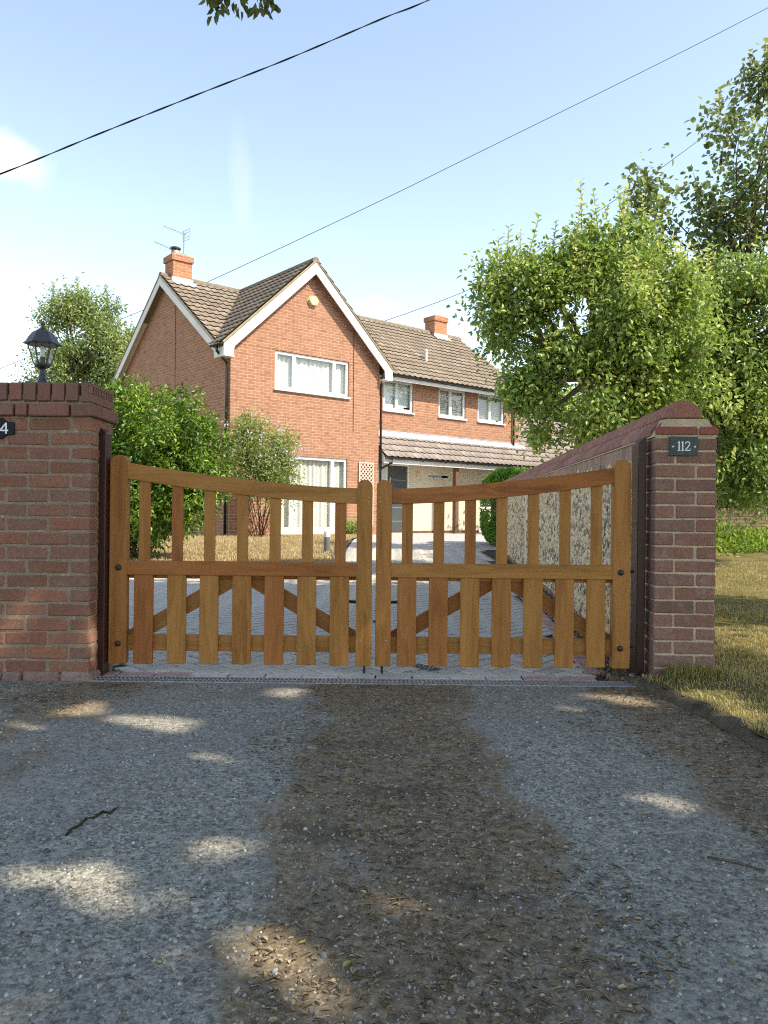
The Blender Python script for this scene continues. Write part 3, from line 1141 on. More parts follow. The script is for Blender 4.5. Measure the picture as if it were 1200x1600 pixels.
mitre(-.008, .222, 1.0, 0).build('plinth_brick', M_brick_end, cop, bevel=.003)
mitre(.236, PW + .008, 0, 1.0).build('plinth_brick', M_brick_end, cop, bevel=.003)
arc = [(PW / 2 + .104 * math.cos(a), 1.448 + .098 * math.sin(a)) for a in np.linspace(0, math.pi, 13)]
HRM = [MB().prism([(p + random.uniform(-.001, .001), q) for p, q in arc], 'y', 0, .064).mesh('half_round_brick', M_brick_cop if _ else M_brick_cop, .005) for _ in range(3)]
y = .052
k = 0
while y < FL - .05:
    w = 1.0
    link('half_round_brick', random.choice(HRM), cop, (random.uniform(-.002, .002), y, random.uniform(-.003, .0)), (0, 0, random.uniform(-.01, .01)))
    y += .0745
MB().prism([(PW / 2 + .090 * math.cos(a), 1.444 + .086 * math.sin(a)) for a in np.linspace(0, math.pi, 13)], 'y', .06, FL - .01).build('bedding_mortar', M_mortar_l, cop)

# ------------------------------------------------------------------ brown gate posts
def gate_post(name, x0, x1, y0, y1, top, slope, label):
    rt = empty(name, ((x0 + x1) / 2, (y0 + y1) / 2, 0), label=label, cat='gate post')
    hx, hy = (x1 - x0) / 2, (y1 - y0) / 2
    za, zb = (top, top - slope) if slope > 0 else (top + slope, top)
    m = MB()
    m.v += [(-hx, -hy, -.02), (hx, -hy, -.02), (hx, hy, -.02), (-hx, hy, -.02), (-hx, -hy, za), (hx, -hy, zb), (hx, hy, zb), (-hx, hy, za)]
    m.f += [(0, 3, 2, 1), (4, 5, 6, 7), (0, 1, 5, 4), (1, 2, 6, 5), (2, 3, 7, 6), (3, 0, 4, 7)]
    m.build('shaft', M_post, rt, bevel=.004)
    return rt


gpl = gate_post('gate_post', -1.600, -1.5245, 4.20, 4.29, 1.385, .055, 'dark brown painted gate post against the left boundary wall')
gpr = gate_post('gate_post', 1.410, 1.456, 4.268, 4.380, 1.345, -.040, 'dark brown painted gate post beside the numbered brick pier')

# ------------------------------------------------------------------ the two gate leaves
GY = 4.25
ZB, ZM0, ZM1 = .055, .548, .626
TH = .045


def rounded_top(w, h, n=10, rr=.92):
    """upright with a rounded head, centred on x, foot at z = 0"""
    r = w / 2
    pts = [(-r, 0), (r, 0)]
    for a in np.linspace(0.0, math.pi, n):
        pts.append((r * math.cos(a), h - r * .95 + r * .95 * math.sin(a) ** .9))
    return pts


def gate_leaf(name, xo, xi, label):
    """xo: hinge side, xi: meeting side"""
    sg = 1 if xi > xo else -1
    rt = empty(name, (xo, GY, 0), label=label, cat='gate', group='pair of wooden gates')
    W = abs(xi - xo)
    X = lambda u: sg * u
    sw, si = .096, .086

    def up(nm, u0, u1, y0, y1, z0, z1, mat=M_wood_z, bev=.003):
        xa, xb = sorted((X(u0), X(u1)))
        return MB().box(-(xb - xa) / 2, (xb - xa) / 2, -(y1 - y0) / 2, (y1 - y0) / 2, -(z1 - z0) / 2, (z1 - z0) / 2).build(
            nm, mat, rt, bevel=bev, loc=((xa + xb) / 2, (y0 + y1) / 2, (z0 + z1) / 2))
    # stiles
    hs = MB().prism(rounded_top(sw, 1.212 - ZB), 'y', -.03, .03).build('hanging_stile', M_wood_z, rt, bevel=.004, loc=(X(sw / 2), .028, ZB))
    ms = MB().prism(rounded_top(si, 1.088 - ZB), 'y', -.03, .03).build('meeting_stile', M_wood_z, rt, bevel=.004, loc=(X(W - si / 2), .028, ZB))
    # swept top rail
    n = 24
    top = []
    for i in range(n + 1):
        f = i / n
        u = sw - .004 + f * (W - sw - si + .008)
        top.append((u, 1.040 + .130 * (1 - f) ** 1.55, 1.040 - .086 + (.130 - .004) * (1 - f) ** 1.55))
    um = W / 2
    ol = [(X(u) - X(um), a) for u, a, b in top] + [(X(u) - X(um), b) for u, a, b in reversed(top)]
    MB().prism([(p, q - 1.05) for p, q in ol], 'y', -.021, .021).build('top_rail', M_wood_x, rt, bevel=.003, loc=(X(um), .027, 1.05))

    def under(u):
        f = (u - sw) / (W - sw - si)
        return 1.040 - .086 + .126 * (1 - f) ** 1.55
    up('middle_rail', sw - .004, W - si + .004, .004, .048, ZM0, ZM1, M_wood_x)
    up('bottom_rail', sw - .004, W - si + .004, .040, .066, .122, .213, M_wood_x)
    up('backing_rail', sw - .004, W - si + .004, .0485, .066, ZM0 - .022, ZM1 - .006, M_wood_x)
    pitch = (W - sw - si) / 7.0
    for k in range(7):
        u = sw + pitch * (k + .5) + random.uniform(-.002, .002)
        # upper slat, its head cut to the sweep of the rail
        w = .030
        a0, a1 = under(u - w) + .012, under(u + w) + .012
        if sg < 0: a0, a1 = a1, a0
        m = MB().prism([(-w, 0), (w, 0), (w, a1 - ZM1 + .01), (-w, a0 - ZM1 + .01)], 'y', -.011, .011)
        m.build('upper_slat', M_wood_z, rt, bevel=.002, loc=(X(u), .030 + random.uniform(-.001, .001), ZM1 - .01))
        # lower picket
        up('picket', u - .0525 + random.uniform(-.002, .002), u + .0525, .012, .036, ZB + random.uniform(-.003, .003), ZM0 + .002)
    # braces, one each way from the foot of the stiles to the middle rail
    for (ua, ub) in ((sw - .02, W * .47), (W - si + .02, W * .53)):
        za, zb = .175, .530
        L = math.hypot(ub - ua, zb - za)
        ang = math.atan2(zb - za, X(ub) - X(ua))
        m = MB().box(-L / 2, L / 2, -.010, .010, -.043, .043)
        # trim ends so that the brace stays behind stile and rail
        m.build('brace', M_wood_x, rt, bevel=.002, loc=((X(ua) + X(ub)) / 2, .0815, (za + zb) / 2), rot=(0, -ang, 0))
    # bolt heads on the hanging stile
    for z in (.588, .168):
        MB().lathe([(.0165, 0), (.0165, .006), (.013, .011), (.006, .013)], 12).build('hinge_bolt', M_black, rt, smooth=False, loc=(X(sw * .57), -.0015, z), rot=(R(90), 0, 0))
        MB().tube([(X(-.03), .035, z + .005), (X(.01), .035, z + .005)], .009, 8).build('hinge_pin', M_black, rt)
    # drop bolt at the meeting stile
    xb_ = X(W - si * .45)
    MB().tube([(xb_, .074, .003), (xb_, .074, .42)], .0075, 8).build('drop_bolt', M_black, rt)
    MB().tube([(xb_, .074, .40), (X(W - si - .055), .074, .405)], .009, 8).build('bolt_handle', M_black, rt)
    for (u, z) in ((W - si * .22, .99), (W - si * .24, .965), (W - si * .7, .20), (W - si * .25, .575)):
        MB().lathe([(.003, 0), (.003, .0015)], 8).build('wood_plug', M_trellis, rt, loc=(X(u), -.0022, z), rot=(R(90), 0, 0))
    return rt


gl = gate_leaf('wooden_gate', -1.519, -.064, 'left leaf of the swept-top wooden gates, hung beside the boundary wall')
gr = gate_leaf('wooden_gate', 1.368, -.042, 'right leaf of the swept-top wooden gates, hung beside the numbered pier')
MB().box(-.012, .012, -.01, .01, -.006, .006).build('latch', M_black, gl, loc=(1.475, .03, .30))


# ------------------------------------------------------------------ number plates
def strokes(paths, width, y0, y1, closed=False):
    m = MB()
    for path, w in paths:
        for (a, b) in zip(path[:-1], path[1:]):
            a, b = Vector(a), Vector(b)
            d = (b - a).normalized()
            nn = Vector((-d.y, d.x)) * w / 2
            e = d * w * .18
            m.prism([tuple(a - nn - e), tuple(b - nn + e), tuple(b + nn + e), tuple(a + nn - e)], 'y', y0, y1)
            y0 -= .00003
    return m


p112 = at(1068, 697.5, 4.19)
np_ = empty('house_number_plate', (p112.x, p112.y - .003, p112.z), label='slate house number plate reading 112 on the brick pier', cat='number plate')
MB().box(-.077, .077, -.004, .012, -.053, .053).build('plate', M_slate, np_, bevel=.003, rot=(0, R(0.3), 0))
one = [([(0, -.024), (0, .025)], .0075), ([(-.0075, -.0245), (.0075, -.0245)], .003), ([(-.0075, .0185), (0, .0245)], .004)]
two = [([(-.012, .013), (-.009, .020), (-.002, .0245), (.006, .0235), (.0115, .018), (.0115, .010), (.006, .001), (-.004, -.011), (-.0125, -.0215)], .0055),
       ([(-.0135, -.0225), (.014, -.0225)], .0055), ([(.0135, -.022), (.0145, -.013)], .003)]
for ch, dx in ((one, -.027), (one, -.008), (two, .0185)):
    strokes([([(p + dx, q) for p, q in path], w) for path, w in ch], 0, -.0062, -.0035).build('digit', M_sign_white, np_)
for sx in (-1, 1):
    MB().lathe([(.0055, 0), (.0045, .002)], 10).build('screw', M_sign_white, np_, loc=(sx * .06, -.004, -.002), rot=(R(90), 0, 0))
p4 = at(-14, 669, 4.07)
nl = empty('oval_number_plate', (p4.x, p4.y - .002, p4.z), label='dark navy house number plate ending in 4 on the boundary wall', cat='number plate')
ol = []
for a in np.linspace(-.9, .9, 9): ol.append((.065 * math.sin(a) * 1.25, .058 * math.cos(a) + .002))
ol = [(-.112, -.034), (-.085, -.036), (-.06, -.055), (0, -.060), (.06, -.055), (.085, -.036), (.118, -.034), (.125, -.028), (.125, .028), (.118, .034), (.085, .036), (.06, .055), (0, .060), (-.06, .055), (-.085, .036), (-.112, .034)]
MB().prism(ol, 'y', -.004, .010).build('plate', M_navy, nl, bevel=.002)
four = [([(.011, -.028), (.011, .028)], .0085), ([(.010, .026), (-.019, -.010)], .0075), ([(-.021, -.012), (.021, -.012)], .0075)]
strokes([([(p + .072, q) for p, q in path], w) for path, w in four], 0, -.0062, -.0035).build('digit', M_sign_white, nl)

# ------------------------------------------------------------------ lantern on the boundary wall
zt_top = zt + .0515
lp = at(66, 600, 4.19)
lam = empty('pillar_lantern', (lp.x, lp.y, zt_top), label='black six-sided lantern with domed hood standing on the boundary wall', cat='lantern')
lam.scale = (.88, .88, 1.02)
ph = R(22)
MB().lathe([(.045, 0), (.045, .006), (.036, .012), (.026, .035), (.020, .065), (.018, .085), (.024, .092)], 8, phase=ph).build('pedestal', M_lantern, lam, bevel=0)
MB().lathe([(.018, .090), (.040, .098), (.048, .108), (.050, .118), (.046, .119)], 6, phase=ph).build('bowl', M_lantern, lam)
MB().lathe([(.080, .216), (.110, .219), (.112, .224), (.096, .235), (.082, .258), (.060, .284), (.030, .300), (.014, .305)], 6, phase=ph).build('hood', M_lantern, lam)
MB().lathe([(.008, .303), (.013, .311), (.007, .318), (.012, .327), (.015, .332), (.006, .338)], 10).build('finial', M_lantern, lam, smooth=True)
for k in range(6):
    a, b = ph + k * math.pi / 3, ph + (k + 1) * math.pi / 3
    q = [(.0475 * math.cos(a), .0475 * math.sin(a), .119), (.0475 * math.cos(b), .0475 * math.sin(b), .119),
         (.084 * math.cos(b), .084 * math.sin(b), .2185), (.084 * math.cos(a), .084 * math.sin(a), .2185)]
    MB().poly(q).flat('pane', M_lamp_glass, lam)
    MB().tube([(.049 * math.cos(a), .049 * math.sin(a), .115), (.087 * math.cos(a), .087 * math.sin(a), .222)], .0035, 6).build('glazing_bar', M_lantern, lam)
MB().lathe([(.016, .118), (.016, .150), (.014, .152)], 12).build('bulb_holder', M_black_pvc, lam)
MB().lathe([(.009, .150), (.013, .165), (.013, .205), (.006, .214)], 12).build('bulb', M_white_pvc, lam, smooth=True)


# ================================================================== THE HOUSE
HA = math.atan2(1200.0, 1440.0)
house = empty('brick_house', (-3.67, 18.2, .29), HA, 'two-storey red brick house with front gable and tiled roofs', 'house')
EZ, RZ = 4.56, 7.00           # eaves and ridge
GW = 4.56                     # width of the front gable
WYF = .60                     # wing front wall
WXR = 11.12                   # right end of the wing
YR = 3.65                     # main ridge
YB = 6.70
g_k = (RZ - EZ) / (GW / 2 + .30)     # slope of the gable roof
m_k = (RZ - EZ) / (YR - .25)         # slope of the main roof


def panel(m, x0, x1, z0, z1, y, ops, depth=.10):
    xs = sorted({x0, x1} | {o[0] for o in ops} | {o[1] for o in ops})
    zs = sorted({z0, z1} | {o[2] for o in ops} | {o[3] for o in ops})
    for xa, xb in zip(xs[:-1], xs[1:]):
        for za, zb in zip(zs[:-1], zs[1:]):
            cx, cz = (xa + xb) / 2, (za + zb) / 2
            if any(o[0] < cx < o[1] and o[2] < cz < o[3] for o in ops): continue
            m.poly([(xa, y, za), (xb, y, za), (xb, y, zb), (xa, y, zb)])
    for (a, b, c, d) in ops:
        for q in ([(a, y, c), (a, y + depth, c), (a, y + depth, d), (a, y, d)], [(b, y, d), (b, y + depth, d), (b, y + depth, c), (b, y, c)],
                  [(a, y, d), (a, y + depth, d), (b, y + depth, d), (b, y, d)], [(b, y, c), (b, y + depth, c), (a, y + depth, c), (a, y, c)]):
            m.poly(q)
    return m


W_UP = (1.22, 3.51, 3.65, 4.60)
W_LO = (1.22, 3.49, .13, 2.02)
m = MB()
panel(m, 0, GW, -.3, EZ + .05, 0, [W_LO] + [(W_UP[0], W_UP[1], W_UP[2], EZ + .05)])
# gable above the eaves, split round the upper part of the window
zc = W_UP[3]
gz = lambda x: min(EZ + (x + .30) * g_k, EZ + (GW + .30 - x) * g_k) - .06
m.poly([(0, 0, EZ + .05), (W_UP[0], 0, EZ + .05), (W_UP[0], 0, zc), (0, 0, zc)])
m.poly([(W_UP[1], 0, EZ + .05), (GW, 0, EZ + .05), (GW, 0, zc), (W_UP[1], 0, zc)])
m.poly([(0, 0, zc), (GW, 0, zc), (GW, 0, gz(GW)), (GW / 2, 0, gz(GW / 2)), (0, 0, gz(0))])
m.build('wall', M_house_brick, house)
# left flank, a full gable
m = MB()
mz = lambda y: min(EZ + (y - .25) * m_k, EZ + (YR * 2 - .25 - y) * m_k) - .06
m.poly([(0, 0, -.3), (0, 0, EZ - .05), (0, .3, EZ - .03), (0, YR, mz(YR)), (0, YB, mz(YB)), (0, YB, -.3)])
m.build('wall', M_house_brick, house)
w1, w2, w3 = (5.20, 6.36, 3.55, 4.46), (7.40, 8.57, 3.55, 4.46), (9.13, 10.38, 3.55, 4.46)
m = MB()
panel(m, GW, WXR, 2.6, 4.50, WYF, [w1, w2, w3])
m.poly([(GW, 0, -.3), (GW, WYF, -.3), (GW, WYF, EZ), (GW, 0, EZ)])
m.poly([(WXR, WYF, 2.6), (WXR, YB, 2.6), (WXR, YB, EZ), (WXR, YR, RZ - .1), (WXR, WYF, EZ)])
m.poly([(0, YB, -.3), (WXR, YB, -.3), (WXR, YB, EZ), (0, YB, EZ)])
m.build('wall', M_house_brick, house)
# cream ground floor of the wing
D_ = (5.36, 6.26, 0.02, 2.02)
V_ = (6.98, 7.98, 1.62, 1.82)
L_ = (9.30, 10.02, .02, 1.95)
m = MB()
panel(m, GW + .002, 15.6, -.3, 2.75, WYF + .02, [D_, V_, L_], .12)
m.build('rendered_wall', M_cream, house)
m = MB().box(6.30, 9.25, WYF + .006, WYF + .019, -.02, .07).box(10.08, 15.5, WYF + .006, WYF + .019, -.02, .07)
m.build('plinth', M_porch_post, house)


def window(op, y, mull, trans=(), style='curtain', sill=True, fw=.055, mw=.05):
    x0, x1, z0, z1 = op
    yf = y + .035
    f = MB()
    f.box(x0, x1, yf, yf + .06, z1 - fw, z1).box(x0, x1, yf, yf + .06, z0, z0 + fw)
    f.box(x0, x0 + fw, yf, yf + .06, z0 + fw, z1 - fw).box(x1 - fw, x1, yf, yf + .06, z0 + fw, z1 - fw)
    for u in mull:
        f.box(u - mw / 2, u + mw / 2, yf - .004, yf + .06, z0 + fw, z1 - fw)
    w = f.build('window', M_white_pvc, house, bevel=.006)
    edges = [x0 + fw] + [e for u in mull for e in (u - mw / 2, u + mw / 2)] + [x1 - fw]
    for a, b in zip(edges[::2], edges[1::2]):
        s = MB()
        t = .028
        if style != 'fixed':
            s.box(a, b, yf - .010, yf + .05, z1 - fw - t, z1 - fw).box(a, b, yf - .010, yf + .05, z0 + fw, z0 + fw + t)
            s.box(a, a + t, yf - .010, yf + .05, z0 + fw + t, z1 - fw - t).box(b - t, b, yf - .010, yf + .05, z0 + fw + t, z1 - fw - t)
            s.build('sash', M_white_pvc, w, bevel=.004)
        MB().poly([(a + .004, yf + .03, z0 + fw), (b - .004, yf + .03, z0 + fw), (b - .004, yf + .03, z1 - fw), (a + .004, yf + .03, z1 - fw)]).flat('pane', M_glass, w)
    if sill:
        MB().box(x0 - .03, x1 + .03, y - .06, y + .09, z0 - .045, z0 - .001).build('sill', M_white_pvc, w, bevel=.006)
    # what hangs behind the glass
    c = MB()
    yc = y + .145
    if style in ('curtain',):
        n = int((x1 - x0) / .022)
        pts = []
        for i in range(n + 1):
            x = x0 + .02 + (x1 - x0 - .04) * i / n
            pts.append((x, yc + .017 * math.sin(x * 42 + 1.7 * math.sin(x * 5.1)) + .012 * math.sin(x * 17)))
        for (xa, ya), (xb, yb) in zip(pts[:-1], pts[1:]):
            c.poly([(xa, ya, z0 + .03), (xb, yb, z0 + .03), (xb, yb, z1 - .03), (xa, ya, z1 - .03)])
        c.build('curtain', M_curtain, w, smooth=True)
    elif style == 'blind':
        c.box(x0 + .04, x1 - .04, yc, yc + .01, z0 + .16, z1)
        c.build('blind', M_blind, w)
        MB().box(x0 + .04, x1 - .3, yc - .05, yc - .02, z0, z0 + .2).build('window_board', M_curtain, w)
    elif style == 'slats':
        z = z0 + .05
        while z < z1 - .03:
            c.cbox(((x0 + x1) / 2, yc, z), (x1 - x0 - .06, .07, .006), Matrix.Rotation(R(-42), 3, 'X'))
            z += .055
        c.build('slatted_blind', M_curtain, w)
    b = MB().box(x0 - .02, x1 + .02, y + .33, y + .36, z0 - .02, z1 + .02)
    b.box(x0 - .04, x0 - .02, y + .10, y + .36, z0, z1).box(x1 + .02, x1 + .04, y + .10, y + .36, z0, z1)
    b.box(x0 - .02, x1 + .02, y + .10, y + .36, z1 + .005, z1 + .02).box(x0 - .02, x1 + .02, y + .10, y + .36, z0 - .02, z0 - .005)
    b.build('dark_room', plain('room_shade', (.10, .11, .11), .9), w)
    return w


window(W_UP, 0, (1.80, 3.05))
window(W_LO, 0, (1.75, 3.02), sill=False)
MB().box(W_LO[0] - .02, W_LO[1] + .02, -.03, .08, .03, .128).build('door_sill', M_white_pvc, house, bevel=.006)
window(w1, WYF, (5.74,), style='blind')
window(w2, WYF, (7.93,), style='slats')
window(w3, WYF, (9.72,), style='slats')
window(V_, WYF + .02, (), style='blind', sill=False, fw=.035)

# front door, louvred door, bell box
d = MB().box(D_[0] + .06, D_[1] - .06, WYF + .07, WYF + .12, .04, 1.97).build('front_door', M_door, house, bevel=.004)
for z in (.35, .75, 1.15, 1.55):
    MB().box(D_[0] + .22, D_[1] - .10, WYF + .064, WYF + .0705, z, z + .012).build('groove_trim', M_steel, d)
MB().tube([(D_[0] + .15, WYF + .02, .62), (D_[0] + .15, WYF + .02, 1.62)], .014, 8).build('pull_handle', M_white_pvc, d)
MB().box(D_[0], D_[0] + .06, WYF + .03, WYF + .13, .02, 2.02).box(D_[1] - .06, D_[1], WYF + .03, WYF + .13, .02, 2.02).box(D_[0] + .06, D_[1] - .06, WYF + .03, WYF + .13, 1.97, 2.02).build('door_frame', M_white_pvc, d)
ld = MB().box(L_[0], L_[1], WYF + .11, WYF + .14, .02, 1.95).build('louvred_door', M_white_board, house)
z = .12
while z < 1.88:
    MB().cbox(((L_[0] + L_[1]) / 2, WYF + .085, z), (L_[1] - L_[0] - .06, .05, .012), Matrix.Rotation(R(30), 3, 'X')).build('louvre', M_white_board, ld)
    z += .11
MB().box(6.52, 6.66, WYF - .03, WYF + .019, 1.66, 1.80).build('bell_box', M_cream, house, bevel=.01)


def tile_sheet(name, O, u, v, nrm, ul, vl, mat, clip=None, gauge=.285, parent=None, amp=.030):
    O, u, v, nrm = (np.array(a, float) for a in (O, u, v, nrm))
    du = .036
    nu = int(ul / du)
    nv = int(math.ceil(vl / gauge))
    us = np.arange(nu + 1) * (ul / nu)
    ph = us / .215 * 2 * math.pi
    prof_ = amp * (.5 + .5 * np.cos(ph + .5 * np.sin(ph))) ** 1.2
    V, F, A = [], [], []
    for j in range(nv):
        v0, v1 = j * gauge, min((j + 1) * gauge + .03, vl)
        if v1 - v0 < .06: continue
        tr = RNG.random(nu // 6 + 2)
        jit = RNG.uniform(-.004, .004, nu // 6 + 2)
        for i in range(nu):
            um, vm = (us[i] + us[i + 1]) / 2, (v0 + v1) / 2
            if clip is not None and not clip(O + u * um + v * vm): continue
            k = i // 6
            b = len(V)
            for (uu, vv_, hh) in ((us[i], v0 + jit[k], prof_[i] + .040), (us[i + 1], v0 + jit[k], prof_[i + 1] + .040),
                                  (us[i + 1], v1, prof_[i + 1] + .004), (us[i], v1, prof_[i] + .004),
                                  (us[i], v0 + jit[k], prof_[i] + .034), (us[i + 1], v0 + jit[k], prof_[i + 1] + .034)):
                V.append(O + u * uu + v * vv_ + nrm * hh)
                A.append(tr[k])
            F += [(b, b + 1, b + 2, b + 3), (b + 4, b + 5, b + 1, b)]
    me = np_mesh(name, np.array(V), np.array(F), np.full(len(F), 4), mat, {'rnd': A})
    o = link(name, me, parent or house)
    return tag(o, kind='stuff')


def nv3(v):
    v = np.array(v, float)
    return v / np.linalg.norm(v)


main_v = nv3((0, 1, m_k)); main_n = nv3((0, -m_k, 1))
main_len = math.hypot(YR - .20, (YR - .20) * m_k)
XL, XR_ = -.20, WXR + .22
zmain = lambda y: EZ + (min(y, 2 * YR - y) - .25) * m_k
zgab = lambda x: EZ + (min(x, GW - x) + .30) * g_k
roof = MB()
# closed bodies under the tiles
roof.prism([(.22, EZ - .10), (.22, EZ - .02), (YR, RZ - .015), (2 * YR - .22, EZ - .02), (2 * YR - .22, EZ - .10), (YR, RZ - .20)], 'x', XL + .02, XR_ - .02)
roof_o = roof.build('roof', M_tile, house)
gb = MB()
for side in (0, 1):
    X = (lambda x: x) if side == 0 else (lambda x: GW - x)
    # gable slope body, running back until it dives under the main roof
    A = [(-.30, -.19), (GW / 2, -.19), (GW / 2, YR - .02), (-.30, .24)]
    top_ = [(X(x), y, zgab(X(x)) - .02) for x, y in A]
    bot_ = [(X(x), y, zgab(X(x)) - .11) for x, y in A]
    gb.v += top_ + bot_
    b = len(gb.v) - 8
    gb.f += [(b, b + 1, b + 2, b + 3), (b + 7, b + 6, b + 5, b + 4)] + [(b + i, b + 4 + i, b + 4 + (i + 1) % 4, b + (i + 1) % 4) for i in range(4)]
gb.build('roof', M_tile, house)
tile_sheet('roof_tiles', (XL, .18, zmain(.18)), (1, 0, 0), main_v, main_n, XR_ - XL, math.hypot(YR - .18, (YR - .18) * m_k), M_tile,
           lambda p: not (-.30 < p[0] < GW + .3 and zgab(p[0]) > zmain(p[1]) + .12), parent=roof_o)
gl_len = math.hypot(GW / 2 + .32, (GW / 2 + .32) * g_k)
tile_sheet('roof_tiles', (-.32, -.20, zgab(-.32)), (0, 1, 0), nv3((1, 0, g_k)), nv3((-g_k, 0, 1)), YR + .2, gl_len, M_tile,
           lambda p: zgab(p[0]) > zmain(p[1]) - .12 and p[1] < YR, parent=roof_o)
tile_sheet('roof_tiles', (GW + .32, -.20, zgab(GW + .32)), (0, 1, 0), nv3((-1, 0, g_k)), nv3((g_k, 0, 1)), YR + .2, gl_len, M_tile,
           lambda p: zgab(p[0]) > zmain(p[1]) - .12 and p[1] < YR, parent=roof_o)


def ridge_run(a, b, n_each=.33):
    a, b = Vector(a), Vector(b)
    L = (b - a).length
    k = int(L / n_each)
    d = (b - a) / k
    for i in range(k):
        p, q = a + d * i, a + d * (i + 1.04)
        MB().tube([p, q], [.105, .098], 10).build('ridge_tile', M_tile, roof_o)


ridge_run((XL, YR, RZ - .02), (XR_, YR, RZ - .02))
ridge_run((GW / 2, -.20, RZ - .02), (GW / 2, YR, RZ - .02))
# barge boards: front gable
def barge(pts, y0, y1, axis, name='barge_board'):
    MB().prism(pts, axis, y0, y1).build(name, M_white_board, house, bevel=.006)


def slope_board(e0, apex, z_e, z_a, h, foot):
    """closed outline of one raking board in (p, z)"""
    return [(e0, z_e), (apex, z_a), (apex, z_a - h), (e0 + (apex - e0) * foot, z_e + (z_a - z_e) * foot - h), (e0 + (apex - e0) * foot * .9, z_e - h * .95), (e0, z_e - h * .95)]


hb = .30
gbz = lambda x: zgab(x) - .055
barge(slope_board(-.30, GW / 2, gbz(-.30), gbz(GW / 2), hb, .11), -.215, -.185, 'y')
barge(slope_board(GW + .30, GW / 2, gbz(GW + .30), gbz(GW / 2), hb, .11), -.2145, -.1845, 'y')
for sx in (0, 1):                                          # boxed eaves ends and soffits
    xa, xb = (-.29, .0) if sx == 0 else (GW, GW + .29)
    MB().box(xa, xb, -.184, .30, EZ - .33, EZ - .30).build('soffit', M_white_board, house)
    xf = -.29 if sx == 0 else GW + .27
    MB().box(xf, xf + .02, -.184, .24, EZ - .299, EZ - .05).build('fascia', M_white_board, house)
    # raking soffit behind the board
    X = (lambda x: x) if sx == 0 else (lambda x: GW - x)
    MB().poly([(X(-.28), -.184, zgab(X(-.28)) - .14), (X(GW / 2), -.184, zgab(X(GW / 2)) - .14), (X(GW / 2), .0, zgab(X(GW / 2)) - .14), (X(-.28), .0, zgab(X(-.28)) - .14)]).build('soffit', M_white_board, house)
# left flank verge
mbz = lambda y: zmain(y) - .055
barge(slope_board(.22, YR, mbz(.22), mbz(YR), .22, .07), XL - .012, XL + .016, 'x')
barge(slope_board(2 * YR - .22, YR, mbz(2 * YR - .22), mbz(YR), .22, .07), XL - .0115, XL + .0165, 'x')
for s in (0, 1):
    Y = (lambda y: y) if s == 0 else (lambda y: 2 * YR - y)
    MB().poly([(XL + .017, Y(.24), mbz(Y(.24)) - .10), (XL + .017, YR, mbz(YR) - .10), (0, YR, mbz(YR) - .10), (0, Y(.24), mbz(Y(.24)) - .10)]).build('soffit', M_white_board, house)
# pale mortar bed along the verges
MB().tube([(-.31, -.2, zgab(-.31) - .02), (GW / 2, -.2, RZ - .02), (GW + .31, -.2, zgab(GW + .31) - .02)], .035, 6).build('verge_mortar', mortar_mat('verge_bedding', (.36, .30, .19)), house)
MB().tube([(XL, .2, zmain(.2) - .02), (XL, YR, RZ - .02), (XL, 7.1, zmain(7.1) - .02)], .032, 6).build('verge_mortar', mortar_mat('verge_bedding_flank', (.30, .26, .18)), house)
# wing eaves
MB().box(GW + .30, XR_ - .02, .235, .262, EZ - .20, EZ - .045).build('fascia', M_white_board, house)
MB().box(GW + .30, XR_ - .02, .263, WYF - .003, EZ - .10, EZ - .075).build('soffit', M_white_board, house)


def gutter(a, b, r=.055):
    a, b = Vector(a), Vector(b)
    d = (b - a).normalized()
    sd = d.cross(Vector((0, 0, 1))).normalized()
    m = MB()
    n = 9
    for i, p in enumerate((a, b)):
        for k in range(n):
            t = math.pi * k / (n - 1)
            m.v.append(tuple(p + sd * r * math.cos(t) - Vector((0, 0, 1)) * r * math.sin(t)))
        for k in range(n):
            t = math.pi * k / (n - 1)
            m.v.append(tuple(p + sd * (r - .006) * math.cos(t) - Vector((0, 0, 1)) * (r - .006) * math.sin(t)))
    for k in range(n - 1):
        m.f.append((k, k + 1, 2 * n + k + 1, 2 * n + k))
        m.f.append((n + k, 3 * n + k, 3 * n + k + 1, n + k + 1))
        m.f.append((k, n + k, n + k + 1, k + 1))
    m.f += [(0, n, 3 * n, 2 * n), (n - 1, 3 * n - 1, 4 * n - 1, 2 * n - 1)]
    go = m.build('gutter', M_black_pvc, house)
    L = (b - a).length
    k = max(2, int(L / .9))
    for i in range(k):
        p = a + (b - a) * ((i + .5) / k)
        MB().cbox(p - Vector((0, 0, r * .75)), (.03, .03, .07)).build('bracket', M_black_pvc, go)
    return go


gutter((GW + .33, .17, EZ - .03), (XR_, .17, EZ - .04))
gutter((-.36, .30, EZ - .03), (-.36, -.22, EZ - .04))


def pipe(path, r=.034):
    p = MB().tube(path, r, 10).build('downpipe', M_black_pvc, house, smooth=True)
    for (a, b) in zip(path[:-1], path[1:]):
        a, b = Vector(a), Vector(b)
        if abs(a.z - b.z) > 1.5:
            n = int(abs(a.z - b.z) / 1.6) + 1
            for i in range(1, n + 1):
                q = a + (b - a) * (i / (n + 1))
                MB().lathe([(.044, -.03), (.044, .03)], 10, c=q).build('pipe_clip', M_black_pvc, p)
    return p


pipe([(-.36, .02, EZ - .08), (-.36, .02, EZ - .20), (-.055, .10, EZ - .42), (-.055, .10, EZ - .55), (-.055, .10, -.1)])
pipe([(GW + .42, .17, EZ - .08), (GW + .42, .17, EZ - .17), (GW + .09, .02, EZ - .30), (GW + .055, -.02, EZ - .42), (GW + .055, -.02, -.1)])
pipe([(10.80, .17, EZ - .08), (10.80, .20, EZ - .2), (10.80, WYF - .06, EZ - .42), (10.80, WYF - .06, 2.85)])
